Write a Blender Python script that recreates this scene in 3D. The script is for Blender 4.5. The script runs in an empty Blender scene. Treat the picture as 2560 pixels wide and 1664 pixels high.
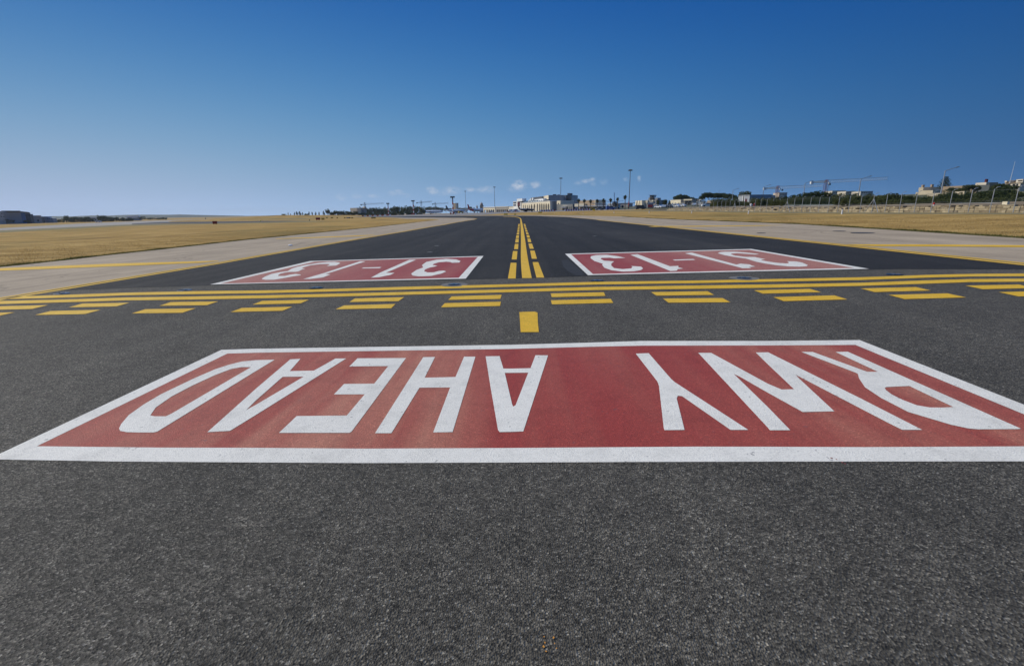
import bpy, bmesh, math, random
import numpy as np
from mathutils import Vector, Matrix
from mathutils.geometry import tessellate_polygon

random.seed(7)
scene = bpy.context.scene
COL = scene.collection
R = math.radians

# ------------------------------------------------------------------ camera
F_PX, W_PX, H_PX = 1188.0, 2560.0, 1664.0      # focal length measured on the 2560 x 1664 photograph
CAM_H = 1.55
PITCH, YAW, ROLL = R(14.29), R(-1.16), 0.0127
cp, sp, cy, sy = math.cos(PITCH), math.sin(PITCH), math.cos(YAW), math.sin(YAW)
_f = Vector((sy * cp, cy * cp, -sp))
_r0 = Vector((cy, -sy, 0.0))
_u0 = _r0.cross(_f)
_r = _r0 * math.cos(ROLL) - _u0 * math.sin(ROLL)
_u = _u0 * math.cos(ROLL) + _r0 * math.sin(ROLL)
CAM_POS = Vector((0.0, 0.0, CAM_H))
cam_data = bpy.data.cameras.new("camera")
cam_data.sensor_width = 36.0
cam_data.lens = 36.0 * F_PX / W_PX
cam_data.clip_start, cam_data.clip_end = 0.05, 20000.0
cam = bpy.data.objects.new("camera", cam_data)
COL.objects.link(cam)
m = Matrix((_r, _u, -_f)).transposed().to_4x4()
m.translation = CAM_POS
cam.matrix_world = m
scene.camera = cam
scene.render.resolution_x, scene.render.resolution_y = 1024, 665

# ------------------------------------------------------------------ sky, sun, exposure
SUN_EL, SUN_AZ = R(42), math.atan2(-0.97, 0.25)     # sun high on the left, a little ahead
SUN_DIR = Vector((math.sin(SUN_AZ) * math.cos(SUN_EL), math.cos(SUN_AZ) * math.cos(SUN_EL), math.sin(SUN_EL)))
world = bpy.data.worlds.new("World")
scene.world = world
world.use_nodes = True
SKY_STRENGTH = 0.075
def build_sky():
    nt = world.node_tree
    nt.nodes.clear()
    N, L = nt.nodes.new, nt.links.new
    out = N("ShaderNodeOutputWorld")
    bg = N("ShaderNodeBackground")
    sky = N("ShaderNodeTexSky")
    sky.sky_type = 'NISHITA'
    sky.sun_disc = False
    sky.sun_elevation = SUN_EL
    sky.sun_rotation = SUN_AZ
    sky.altitude = 80
    sky.air_density, sky.dust_density, sky.ozone_density = 0.6, 0.6, 2.0
    tc = N("ShaderNodeTexCoord")
    nz = N("ShaderNodeVectorMath"); nz.operation = 'NORMALIZE'
    L(tc.outputs['Generated'], nz.inputs[0])
    sep = N("ShaderNodeSeparateXYZ"); L(nz.outputs[0], sep.inputs[0])
    # a polarising filter deepens the blue away from the sun and higher up
    dt = N("ShaderNodeVectorMath"); dt.operation = 'DOT_PRODUCT'; dt.inputs[1].default_value = SUN_DIR; L(nz.outputs[0], dt.inputs[0])
    def clampv(sock, lo, hi):
        q = N("ShaderNodeClamp"); q.inputs[1].default_value, q.inputs[2].default_value = lo, hi; L(sock, q.inputs[0]); return q.outputs[0]
    def mth(op, a, b_=None, c=None):
        q = N("ShaderNodeMath"); q.operation = op
        for i, v in enumerate((a, b_, c)):
            if v is None: continue
            if hasattr(v, 'node'): L(v, q.inputs[i])
            else: q.inputs[i].default_value = v
        return q.outputs[0]
    dotc, elc = clampv(dt.outputs['Value'], -.35, .85), clampv(sep.outputs[2], 0.0, .36)
    sc_ = N("ShaderNodeSeparateColor"); L(sky.outputs[0], sc_.inputs[0])
    cm = N("ShaderNodeCombineColor")
    for i, (a_, c_, d_, b2_) in enumerate(((-2.429, 2.129, -10.511, -.515), (-1.808, 1.413, -6.567, -.616), (-1.163, .857, -2.911, -.542))):
        ex = mth('MULTIPLY_ADD', dotc, c_, mth('MULTIPLY_ADD', elc, d_, a_ + .05 - math.log(SKY_STRENGTH)))
        pw = mth('POWER', mth('MAXIMUM', mth('MULTIPLY', sc_.outputs[i], SKY_STRENGTH), .06), b2_)
        L(mth('MULTIPLY', pw, mth('EXPONENT', ex)), cm.inputs[i])
    hsv = N("ShaderNodeHueSaturation"); hsv.inputs['Saturation'].default_value = 1.01; hsv.inputs['Value'].default_value = 1.05; hsv.inputs['Hue'].default_value = .4975
    L(cm.outputs[0], hsv.inputs['Color'])
    # small fair-weather clouds low in the sky, laid out by bearing and elevation
    az = N("ShaderNodeMath"); az.operation = 'ARCTAN2'
    L(sep.outputs[0], az.inputs[0]); L(sep.outputs[1], az.inputs[1])
    comb = N("ShaderNodeCombineXYZ"); L(az.outputs[0], comb.inputs[0]); L(sep.outputs[2], comb.inputs[1])
    noi = N("ShaderNodeTexNoise"); noi.inputs['Scale'].default_value = 62; noi.inputs['Detail'].default_value = 5
    noi.inputs['Roughness'].default_value = 0.55
    mp = N("ShaderNodeMapping"); mp.inputs['Scale'].default_value = (0.75, 1.25, 1)
    L(comb.outputs[0], mp.inputs[0]); L(mp.outputs[0], noi.inputs['Vector'])
    warp = N("ShaderNodeVectorMath"); warp.operation = 'MULTIPLY_ADD'
    warp.inputs[1].default_value = (0.012, 0.008, 0); 
    L(noi.outputs['Color'], warp.inputs[0]); L(comb.outputs[0], warp.inputs[2])
    puffs = [(855,492,13,8,.5),(893,490,14,6,.4),(935,490,16,5,.3),(990,482,20,8,.55),(1013,488,14,6,.5),
             (1082,477,17,10,.8),(1130,476,30,9,.65),(1175,473,18,6,.55),(1215,474,24,10,.65),(1110,484,22,6,.4),
             (1298,464,22,12,1.0),(1286,472,17,7,.6),(1338,462,15,8,.8),(1320,467,9,5,.4),(1468,453,18,6,.6),(1482,448,8,5,.6),
             (1445,459,11,6,.45),(1482,461,8,6,.5),(1510,454,10,8,.35),(1564,448,7,4,.5),(1598,447,5,7,.55),
             (1370,468,12,4,.25)]
    acc = None
    for (px, py, rx, ry, s) in puffs:
        d = (_f * F_PX + _r * (px - 1280) - _u * (py - 832)).normalized()
        a0, e0 = math.atan2(d.x, d.y), d.z
        sub = N("ShaderNodeVectorMath"); sub.operation = 'SUBTRACT'
        sub.inputs[1].default_value = (a0 + .006, e0 + .004, 0); L(warp.outputs[0], sub.inputs[0])
        sc = N("ShaderNodeVectorMath"); sc.operation = 'MULTIPLY'
        sc.inputs[1].default_value = (1200 / (rx * 1.25), 1200 / (ry * 1.35), 0); L(sub.outputs[0], sc.inputs[0])
        ln = N("ShaderNodeVectorMath"); ln.operation = 'LENGTH'; L(sc.outputs[0], ln.inputs[0])
        mr = N("ShaderNodeMapRange"); mr.interpolation_type = 'SMOOTHSTEP'
        for i, v in ((1, 1.0), (2, 0.0), (3, 0.0), (4, s)): mr.inputs[i].default_value = v
        L(ln.outputs['Value'], mr.inputs[0])
        if acc is None: acc = mr.outputs[0]
        else:
            mx = N("ShaderNodeMath"); mx.operation = 'MAXIMUM'
            L(acc, mx.inputs[0]); L(mr.outputs[0], mx.inputs[1]); acc = mx.outputs[0]
    n2 = N("ShaderNodeMapRange")
    for i, v in ((1, .36), (2, .62), (3, 0.0), (4, 1.0)): n2.inputs[i].default_value = v
    L(noi.outputs['Fac'], n2.inputs[0])
    mul = N("ShaderNodeMath"); mul.operation = 'MULTIPLY'; L(acc, mul.inputs[0]); L(n2.outputs[0], mul.inputs[1])
    mul2 = N("ShaderNodeMath"); mul2.operation = 'MULTIPLY'; mul2.inputs[1].default_value = .85; L(mul.outputs[0], mul2.inputs[0])
    mix = N("ShaderNodeMix"); mix.data_type = 'RGBA'
    L(mul2.outputs[0], mix.inputs[0]); L(hsv.outputs[0], mix.inputs[6]); mix.inputs[7].default_value = (.66 / SKY_STRENGTH, .69 / SKY_STRENGTH, .76 / SKY_STRENGTH, 1)
    L(mix.outputs[2], bg.inputs[0])
    bg.inputs[1].default_value = SKY_STRENGTH
    L(bg.outputs[0], out.inputs[0])
build_sky()
sun_data = bpy.data.lights.new("sun", 'SUN')
sun_data.energy, sun_data.angle, sun_data.color = 3.65, R(0.53), (1.0, 0.93, 0.79)
sun = bpy.data.objects.new("sun", sun_data)
sun.rotation_mode = 'QUATERNION'
sun.rotation_quaternion = SUN_DIR.to_track_quat('Z', 'Y')
COL.objects.link(sun)
vs = scene.view_settings
scene.display_settings.display_device = 'sRGB'
vs.view_transform, vs.look, vs.gamma, vs.exposure, vs.use_curve_mapping = 'Standard', 'None', 1.0, 0.0, False

# ------------------------------------------------------------------ terrain: gentle cross-fall of the taxiway, rise towards the terminal
FX = [(-5500, -8.5), (-1500, -8), (-600, -6.5), (-150, -2.76), (48, .8832), (58, 1.1), (80, 2.0), (170, 6), (300, 7), (5500, 7)]
FY = [(-400, 0), (70, 0), (450, 1.9), (5500, 1.9)]
_fxx, _fxz = [a for a, b in FX], [b for a, b in FX]
_fyx, _fyz = [a for a, b in FY], [b for a, b in FY]
def terr(x, y): return float(np.interp(x, _fxx, _fxz) + np.interp(y, _fyx, _fyz))
def ray(px, py): return _f * F_PX + _r * (px - 1280) - _u * (py - 832)
def at(px, py, D):
    """point on the sight line of a photograph pixel at forward distance D"""
    d = ray(px, py); return CAM_POS + d * (D / d.y)
def onground(px, D):
    d = ray(px, 528); x = d.x / d.y * D
    return Vector((x, D, terr(x, D)))
def G(px, py, tmax=900.0):
    """ground point seen at a photograph pixel"""
    d = ray(px, py); d = d / math.hypot(d.x, d.y)
    lo, t = 0.0, 0.5
    while t < tmax:
        p = CAM_POS + d * t
        if p.z <= terr(p.x, p.y): break
        lo = t; t *= 1.06
    else:
        p = CAM_POS + d * tmax; return Vector((p.x, p.y, terr(p.x, p.y)))
    hi = t
    for _ in range(40):
        mid = (lo + hi) / 2; p = CAM_POS + d * mid
        if p.z <= terr(p.x, p.y): hi = mid
        else: lo = mid
    p = CAM_POS + d * hi
    return Vector((p.x, p.y, terr(p.x, p.y)))
def heights(px, py0, py1, D): return at(px, py1, D).z - at(px, py0, D).z

# ------------------------------------------------------------------ tagging
def tag(o, label=None, cat=None, group=None, kind=None):
    if label: o['label'] = label
    if cat: o['category'] = cat
    if group: o['group'] = group
    if kind: o['kind'] = kind
    return o
def empty(name, loc, rz=0.0, label=None, cat=None, group=None):
    o = bpy.data.objects.new(name, None); COL.objects.link(o)
    o.location = loc; o.rotation_euler = (0, 0, rz); o.empty_display_size = .2
    return tag(o, label, cat, group)
_kids = {}
def link(o, parent=None):
    COL.objects.link(o)
    if parent is not None:
        o.parent = parent; _kids.setdefault(parent.name, []).append(o)
    return o
def copy_tree(o, loc=None, rz=None, scale=None, label=None, group=None, parent=None):
    c = o.copy(); link(c, parent)
    for ch in list(_kids.get(o.name, [])): copy_tree(ch, parent=c)
    if loc is not None: c.location = loc
    if rz is not None: c.rotation_euler = (0, 0, rz)
    if scale is not None: c.scale = scale if hasattr(scale, '__len__') else (scale,) * 3
    if label: c['label'] = label
    if group: c['group'] = group
    return c

# ------------------------------------------------------------------ materials
MATS = {}
def new_mat(name):
    mt = bpy.data.materials.new(name); mt.use_nodes = True
    nt = mt.node_tree; b = nt.nodes['Principled BSDF']
    MATS[name] = mt
    return mt, nt, b
def noise(nt, scale, detail=4, rough=.55, vec=None, stretch=None, coord='Object'):
    n = nt.nodes.new("ShaderNodeTexNoise")
    n.inputs['Scale'].default_value, n.inputs['Detail'].default_value, n.inputs['Roughness'].default_value = scale, detail, rough
    if vec is None:
        t = nt.nodes.new("ShaderNodeTexCoord"); vec = t.outputs[coord]
    if stretch:
        mp = nt.nodes.new("ShaderNodeMapping"); mp.inputs['Scale'].default_value = stretch
        nt.links.new(vec, mp.inputs[0]); vec = mp.outputs[0]
    nt.links.new(vec, n.inputs['Vector'])
    return n.outputs['Fac']
def ramp(nt, fac, stops, interp='LINEAR'):
    r = nt.nodes.new("ShaderNodeValToRGB"); r.color_ramp.interpolation = interp
    e = r.color_ramp.elements
    while len(e) < len(stops): e.new(.5)
    for i, (p, c) in enumerate(stops):
        e[i].position = p
        e[i].color = (c, c, c, 1) if not hasattr(c, '__len__') else (*c[:3], 1)
    nt.links.new(fac, r.inputs[0]); return r.outputs[0]
def mixc(nt, fac, a, b, mode='MIX'):
    x = nt.nodes.new("ShaderNodeMix"); x.data_type = 'RGBA'; x.blend_type = mode
    for sock, v in ((x.inputs[0], fac), (x.inputs[6], a), (x.inputs[7], b)):
        if hasattr(v, 'is_linked') or hasattr(v, 'node'): nt.links.new(v, sock)
        elif hasattr(v, '__len__'): sock.default_value = (*v[:3], 1)
        else: sock.default_value = v
    return x.outputs[2]
def bump(nt, b, h, strength, dist=.01):
    bp = nt.nodes.new("ShaderNodeBump"); bp.inputs['Strength'].default_value = strength; bp.inputs['Distance'].default_value = dist
    nt.links.new(h, bp.inputs['Height']); nt.links.new(bp.outputs[0], b.inputs['Normal'])
def mat(name, col, rough=.8, var=.18, scale=.6, metal=0.0, spec=.3):
    """plain surface with a little uneven weathering"""
    if name in MATS: return MATS[name]
    mt, nt, b = new_mat(name)
    n = noise(nt, scale, 5)
    c = ramp(nt, n, [(.25, [v * (1 - var) for v in col]), (.75, [min(1, v * (1 + var * .6)) for v in col])])
    nt.links.new(c, b.inputs['Base Color'])
    b.inputs['Roughness'].default_value, b.inputs['Metallic'].default_value = rough, metal
    b.inputs['Specular IOR Level'].default_value = spec
    return mt
def voro(nt, scale, out='Color', rnd=1.0, feature='F1'):
    t = nt.nodes.new("ShaderNodeTexCoord"); v = nt.nodes.new("ShaderNodeTexVoronoi"); v.feature = feature
    v.inputs['Scale'].default_value = scale; v.inputs['Randomness'].default_value = rnd
    nt.links.new(t.outputs['Object'], v.inputs['Vector']); return v.outputs[out]
def to_grey(nt, c):
    s = nt.nodes.new("ShaderNodeSeparateColor"); nt.links.new(c, s.inputs[0]); return s.outputs[0]
def aggregate(nt):
    """stone grains of an open asphalt surface: grey values of a fine and a coarse stone size, and a height"""
    a = to_grey(nt, voro(nt, 122)); c = to_grey(nt, voro(nt, 60)); h = voro(nt, 122, 'Distance')
    return a, c, h
def asphalt(name, dark, mid, light, patch=.25, tint=(1, 1, 1), streak=.2, lanes=False):
    mt, nt, b = new_mat(name)
    a, c, h = aggregate(nt)
    t = lambda v: [v * k for k in tint]
    fine = ramp(nt, a, [(0, t(dark * .75)), (.35, t(mid * .72)), (.7, t(mid * 1.12)), (.88, t(mid * 1.6)), (.96, t(light * .70)), (1, [light * 1.15, light * 1.04, light * .82])])
    coarse = ramp(nt, c, [(0, .80), (.6, 1.0), (1, 1.2)])
    col = mixc(nt, 1.0, fine, coarse, 'MULTIPLY')
    big = ramp(nt, noise(nt, .55, 6, .6), [(.3, 1 - patch), (.7, 1 + patch)])
    col = mixc(nt, 1.0, col, big, 'MULTIPLY')
    med = ramp(nt, noise(nt, 9, 4, .65), [(.3, .82), (.7, 1.18)])
    col = mixc(nt, 1.0, col, med, 'MULTIPLY')
    st = ramp(nt, noise(nt, 1.6, 5, .55, stretch=(1.0, .035, 1)), [(.32, 1 - streak), (.68, 1 + streak)])
    col = mixc(nt, 1.0, col, st, 'MULTIPLY')
    patch2 = ramp(nt, noise(nt, .17, 4, .55), [(.35, 1 - patch * .7), (.65, 1 + patch * .7)]); col = mixc(nt, 1.0, col, patch2, 'MULTIPLY')
    if lanes:                                            # paving lanes with seams, and long tyre streaks
        ln = ramp(nt, noise(nt, .24, 2, .5, stretch=(1, .004, 1)), [(.36, .80), (.64, 1.22)]); col = mixc(nt, 1.0, col, ln, 'MULTIPLY')
        ty = ramp(nt, noise(nt, 1.1, 4, .6, stretch=(1, .012, 1)), [(.60, 1.0), (.72, 1.28)]); col = mixc(nt, 1.0, col, ty, 'MULTIPLY')
        tc2 = nt.nodes.new("ShaderNodeTexCoord"); sx = nt.nodes.new("ShaderNodeSeparateXYZ"); nt.links.new(tc2.outputs['Object'], sx.inputs[0])
        pp = nt.nodes.new("ShaderNodeMath"); pp.operation = 'PINGPONG'; pp.inputs[1].default_value = 1.9; nt.links.new(sx.outputs[0], pp.inputs[0])
        col = mixc(nt, 1.0, col, ramp(nt, pp.outputs[0], [(.0, .62), (.035, .70), (.05, 1.0)]), 'MULTIPLY')
    nt.links.new(col, b.inputs['Base Color'])
    b.inputs['Roughness'].default_value = .82; b.inputs['Specular IOR Level'].default_value = .25
    bump(nt, b, h, .85, .008)
    return mt
def paint(name, col, faded, wear=.35, streak=.55, crackle=.12):
    """road paint over stone grains, worn in streaks along the taxiway"""
    mt, nt, b = new_mat(name)
    a, c, h = aggregate(nt)
    st = ramp(nt, noise(nt, 1.6, 6, .62, stretch=(1.0, .06, 1)), [(.34, 0.0), (.64, 1.0)])
    lane = ramp(nt, noise(nt, .55, 3, .5, stretch=(1.0, .12, 1)), [(.38, 0.1), (.56, 1.0)])
    fac0 = nt.nodes.new("ShaderNodeMath"); fac0.operation = 'MULTIPLY'; nt.links.new(st, fac0.inputs[0]); nt.links.new(lane, fac0.inputs[1])
    fac = nt.nodes.new("ShaderNodeMath"); fac.operation = 'MULTIPLY'; fac.inputs[1].default_value = streak
    nt.links.new(fac0.outputs[0], fac.inputs[0])
    f_out = fac.outputs[0]
    if name.startswith('old'):                           # the outer ends are bleached most
        tcx = nt.nodes.new("ShaderNodeTexCoord"); sxx = nt.nodes.new("ShaderNodeSeparateXYZ"); nt.links.new(tcx.outputs['Object'], sxx.inputs[0])
        ab = nt.nodes.new("ShaderNodeMath"); ab.operation = 'ABSOLUTE'; nt.links.new(sxx.outputs[0], ab.inputs[0])
        mr = nt.nodes.new("ShaderNodeMapRange"); mr.inputs[1].default_value, mr.inputs[2].default_value, mr.inputs[3].default_value, mr.inputs[4].default_value = 2.2, 7.5, 0.0, .75
        nt.links.new(ab.outputs[0], mr.inputs[0]); mm = nt.nodes.new("ShaderNodeMath"); mm.operation = 'MULTIPLY_ADD'; mm.inputs[1].default_value = .45; mm.use_clamp = True
        nt.links.new(f_out, mm.inputs[0]); nt.links.new(mr.outputs[0], mm.inputs[2]); f_out = mm.outputs[0]
    base = mixc(nt, f_out, col, faded)
    grain = ramp(nt, a, [(0, 1 - wear), (.35, .94), (.85, 1.03), (.93, 1.28), (1, 1.4)]) if 'red' in name else ramp(nt, a, [(0, 1 - wear), (.35, .97), (1, 1.06)])
    base = mixc(nt, 1.0, base, grain, 'MULTIPLY')
    dirt = ramp(nt, noise(nt, 3.5, 6, .7), [(.30, .84), (.52, 1.0)])
    base = mixc(nt, 1.0, base, dirt, 'MULTIPLY')
    sp_ = nt.nodes.new("ShaderNodeMath"); sp_.operation = 'MULTIPLY'
    k1 = ramp(nt, c, [(.93, 0.0), (.95, 1.0)]); k2 = ramp(nt, noise(nt, 14, 3), [(.58, 0.0), (.66, 1.0)])
    nt.links.new(k1, sp_.inputs[0]); nt.links.new(k2, sp_.inputs[1])
    chip = nt.nodes.new("ShaderNodeMath"); chip.operation = 'MULTIPLY'; chip.inputs[1].default_value = crackle * 6
    nt.links.new(sp_.outputs[0], chip.inputs[0]); chip.use_clamp = True
    base = mixc(nt, chip.outputs[0], base, (.09, .088, .085))
    nt.links.new(base, b.inputs['Base Color'])
    b.inputs['Roughness'].default_value = .65; b.inputs['Specular IOR Level'].default_value = .3
    bump(nt, b, h, .55, .005)
    return mt

asphalt('near_asphalt', .034, .088, .27, .16, (1.13, 1.0, .77), .10)
asphalt('dark_asphalt', .015, .030, .064, .16, (1.10, 1.0, .84), .26, True)
asphalt('far_asphalt', .04, .075, .12, .15)
def concrete_mat(name, col, joint):
    mt, nt, b = new_mat(name)
    n1 = noise(nt, .35, 7, .65); n2 = noise(nt, 25, 4, .7); n3 = noise(nt, 1.1, 6, .6, stretch=(1, .06, 1))
    c = ramp(nt, n1, [(.28, [v * .82 for v in col]), (.72, [v * 1.12 for v in col])])
    c = mixc(nt, 1.0, c, ramp(nt, n2, [(.25, .82), (.75, 1.15)]), 'MULTIPLY')
    c = mixc(nt, 1.0, c, ramp(nt, n3, [(.3, .82), (.7, 1.14)]), 'MULTIPLY')
    vc = nt.nodes.new("ShaderNodeTexVoronoi"); vc.feature = 'DISTANCE_TO_EDGE'; vc.inputs['Scale'].default_value = .21
    tcv = nt.nodes.new("ShaderNodeTexCoord"); wv = nt.nodes.new("ShaderNodeVectorMath"); wv.operation = 'MULTIPLY_ADD'; wv.inputs[1].default_value = (1.2, 1.2, 0)
    nw = nt.nodes.new("ShaderNodeTexNoise"); nw.inputs['Scale'].default_value = .9; nw.inputs['Detail'].default_value = 5; nt.links.new(tcv.outputs['Object'], nw.inputs['Vector'])
    nt.links.new(nw.outputs['Color'], wv.inputs[0]); nt.links.new(tcv.outputs['Object'], wv.inputs[2]); nt.links.new(wv.outputs[0], vc.inputs['Vector'])
    c = mixc(nt, 1.0, c, ramp(nt, vc.outputs['Distance'], [(0, .72), (.006, .82), (.012, 1.0)]), 'MULTIPLY')
    sxx = nt.nodes.new("ShaderNodeSeparateXYZ"); nt.links.new(tcv.outputs['Object'], sxx.inputs[0])
    pj = nt.nodes.new("ShaderNodeMath"); pj.operation = 'PINGPONG'; pj.inputs[1].default_value = joint / 2; nt.links.new(sxx.outputs[0], pj.inputs[0])
    c = mixc(nt, 1.0, c, ramp(nt, pj.outputs[0], [(0, .74), (.012, .80), (.02, 1.0)]), 'MULTIPLY')
    nt.links.new(c, b.inputs['Base Color'])
    b.inputs['Roughness'].default_value = .85; b.inputs['Specular IOR Level'].default_value = .2
    bump(nt, b, n2, .3, .004)
    return mt
concrete_mat('shoulder_concrete', (.40, .315, .215), 3.6)
concrete_mat('apron_concrete', (.26, .235, .205), 6)
concrete_mat('runway_concrete', (.36, .32, .265), 6)
def grass_mat():
    mt, nt, b = new_mat('dry_grass')
    n1 = noise(nt, .045, 6, .6); n2 = noise(nt, .5, 6, .65, stretch=(.25, 1.2, 1)); n3 = noise(nt, 7, 5, .75)
    c = ramp(nt, n2, [(.30, (.235, .145, .045)), (.5, (.42, .262, .080)), (.70, (.60, .40, .145))])
    gr = ramp(nt, n1, [(.50, 0.0), (.64, .6)])
    c = mixc(nt, gr, c, (.17, .15, .05))
    c = mixc(nt, 1.0, c, ramp(nt, n3, [(.25, .66), (.75, 1.22)]), 'MULTIPLY')
    dk = ramp(nt, noise(nt, .22, 6, .65, stretch=(.9, .14, 1)), [(.56, 1.0), (.66, .62)])
    c = mixc(nt, 1.0, c, dk, 'MULTIPLY')
    nt.links.new(c, b.inputs['Base Color']); b.inputs['Roughness'].default_value = .95
    b.inputs['Specular IOR Level'].default_value = .1
    bump(nt, b, n3, .8, .08)
    return mt
grass_mat()
paint('yellow_paint', (.75, .435, .018), (.78, .50, .07), .28, .55)
paint('white_paint', (.80, .755, .65), (.70, .655, .56), .16, .5, .10)
paint('red_paint', (.32, .045, .032), (.46, .185, .115), .26, .95, .07)
paint('old_red_paint', (.31, .045, .040), (.42, .185, .13), .24, .85, .10)

# ------------------------------------------------------------------ mesh helpers
class MB:
    def __init__(self): self.v, self.f = [], []
    def add(self, vs, fs):
        k = len(self.v); self.v += [tuple(p) for p in vs]; self.f += [tuple(i + k for i in f) for f in fs]; return self
    def box(self, c, s, M=None):
        x, y, z = [k / 2 for k in s]
        vs = [Vector((a * x, b_ * y, d * z)) for d in (-1, 1) for b_ in (-1, 1) for a in (-1, 1)]
        if M is not None: vs = [M @ p for p in vs]
        return self.add([p + Vector(c) for p in vs], [(0, 2, 3, 1), (4, 5, 7, 6), (0, 1, 5, 4), (2, 6, 7, 3), (0, 4, 6, 2), (1, 3, 7, 5)])
    def bar(self, a, b_, w, h=None):
        """rectangular bar from a to b"""
        a, b_ = Vector(a), Vector(b_); d = b_ - a
        q = d.to_track_quat('Z', 'Y').to_matrix()
        return self.box((a + b_) / 2, (w, h or w, d.length), q)
    def tube(self, pts, rads, n=8, cap=True):
        pts = [Vector(p) for p in pts]
        if not hasattr(rads, '__len__'): rads = [rads] * len(pts)
        vs, fs = [], []
        for i, p in enumerate(pts):
            d = (pts[min(i + 1, len(pts) - 1)] - pts[max(i - 1, 0)]).normalized()
            ref = Vector((0, 0, 1)) if abs(d.z) < .9 else Vector((1, 0, 0))
            s = d.cross(ref).normalized(); t = s.cross(d)
            for k in range(n):
                a = 2 * math.pi * k / n
                vs.append(p + (s * math.cos(a) + t * math.sin(a)) * rads[i])
        for i in range(len(pts) - 1):
            for k in range(n):
                fs.append((i * n + k, i * n + (k + 1) % n, (i + 1) * n + (k + 1) % n, (i + 1) * n + k))
        if cap:
            fs.append(tuple(range(n - 1, -1, -1))); fs.append(tuple((len(pts) - 1) * n + k for k in range(n)))
        return self.add(vs, fs)
    def prism(self, poly, origin, ux, uy, depth, holes=()):
        """2-D outline in the plane (ux, uy), extruded by the vector depth"""
        O, X, Y, Dp = Vector(origin), Vector(ux), Vector(uy), Vector(depth)
        loops = [list(poly)] + [list(h) for h in holes]
        flat = [Vector((a, b_, 0)) for lp in loops for (a, b_) in lp]
        tris = tessellate_polygon([[Vector((a, b_, 0)) for a, b_ in lp] for lp in loops])
        fr = [O + X * p.x + Y * p.y for p in flat]; n = len(fr)
        fs = [tuple(t) for t in tris] + [tuple(i + n for i in reversed(t)) for t in tris]
        k = 0
        for lp in loops:
            c = len(lp)
            for i in range(c): fs.append((k + i, k + (i + 1) % c, n + k + (i + 1) % c, n + k + i))
            k += c
        return self.add(fr + [p + Dp for p in fr], fs)
    def build(self, name, material, parent=None, smooth=False):
        me = bpy.data.meshes.new(name); me.from_pydata(self.v, [], self.f); me.update()
        bm = bmesh.new(); bm.from_mesh(me); bmesh.ops.recalc_face_normals(bm, faces=bm.faces[:]); bm.to_mesh(me); bm.free()
        if smooth:
            me.polygons.foreach_set('use_smooth', [True] * len(me.polygons))
            try: me.set_sharp_from_angle(angle=R(35))
            except Exception: pass
        me.materials.append(MATS[material] if isinstance(material, str) else material)
        return link(bpy.data.objects.new(name, me), parent)
def fan(name, material, pieces, off, parent=None, offs=None):
    """flat sheets lying on the terrain; each piece is (outline, holes) in world x, y"""
    bm = bmesh.new()
    for (outer, holes) in pieces:
        loops = [[Vector((p[0], p[1], 0)) for p in lp] for lp in [outer] + list(holes)]
        pts = [p for lp in loops for p in lp]
        vs = [bm.verts.new(p) for p in pts]
        for t in tessellate_polygon(loops):
            try: bm.faces.new([vs[i] for i in t])
            except ValueError: pass
    xs = [v.co.x for v in bm.verts]; ys = [v.co.y for v in bm.verts]
    for ax, knots, lo, hi in ((0, _fxx, min(xs), max(xs)), (1, _fyx, min(ys), max(ys))):
        for k in knots:
            if lo < k < hi:
                n = (1, 0, 0) if ax == 0 else (0, 1, 0); c = (k, 0, 0) if ax == 0 else (0, k, 0)
                bmesh.ops.bisect_plane(bm, geom=bm.verts[:] + bm.edges[:] + bm.faces[:], plane_co=c, plane_no=n)
    bmesh.ops.recalc_face_normals(bm, faces=bm.faces[:])
    for f in bm.faces:
        if f.normal.z < 0: f.normal_flip()
    for v in bm.verts: v.co.z = terr(v.co.x, v.co.y) + off
    me = bpy.data.meshes.new(name); bm.to_mesh(me); bm.free()
    me.materials.append(MATS[material])
    return link(bpy.data.objects.new(name, me), parent)
def gpoly(pts): return [tuple(G(px, py)[:2]) for px, py in pts]
def ribbon(pts, w0, w1):
    """strip between the offsets w0 and w1 (metres, to the right of travel) of a world polyline"""
    pts = [Vector((p[0], p[1])) for p in pts]; L, Rr = [], []
    for i, p in enumerate(pts):
        d = (pts[min(i + 1, len(pts) - 1)] - pts[max(i - 1, 0)]).normalized(); nrm = Vector((d.y, -d.x))
        L.append(tuple(p + nrm * w0)); Rr.append(tuple(p + nrm * w1))
    return L + Rr[::-1]

# ------------------------------------------------------------------ ground and pavements
def ground():
    xs = sorted(set(_fxx + list(range(-140, 140, 20)))); ys = sorted(set(_fyx + [-100, 20, 150, 250, 350, 700, 1200, 3000]))
    v = [(x, y, terr(x, y)) for y in ys for x in xs]; n = len(xs)
    f = [(j * n + i, j * n + i + 1, (j + 1) * n + i + 1, (j + 1) * n + i) for j in range(len(ys) - 1) for i in range(n - 1)]
    me = bpy.data.meshes.new('grass_field'); me.from_pydata(v, [], f); me.materials.append(MATS['dry_grass'])
    tag(link(bpy.data.objects.new('grass_field', me)), kind='structure')
ground()
EDGE_L = [(0, 748.8), (530, 661.3), (860, 603.7), (1007, 579.4), (1074, 567.6), (1141, 556), (1182, 549.4), (1190.5, 547.4), (1181, 545.4), (1150, 544.5)]
EDGE_R = [(2560, 661.5), (2130, 616.0), (1700, 571.2), (1560, 556.8), (1495, 549.9), (1468, 547.1), (1415, 542.8), (1360, 540.8)]
wl, wr = gpoly(EDGE_L), gpoly(EDGE_R)
XL, XR = wl[0][0], wr[0][0]
wl = [(XL + (wl[0][0] - wl[1][0]) * .6, -60.0)] + wl
wr = [(XR, -60.0)] + wr
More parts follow.
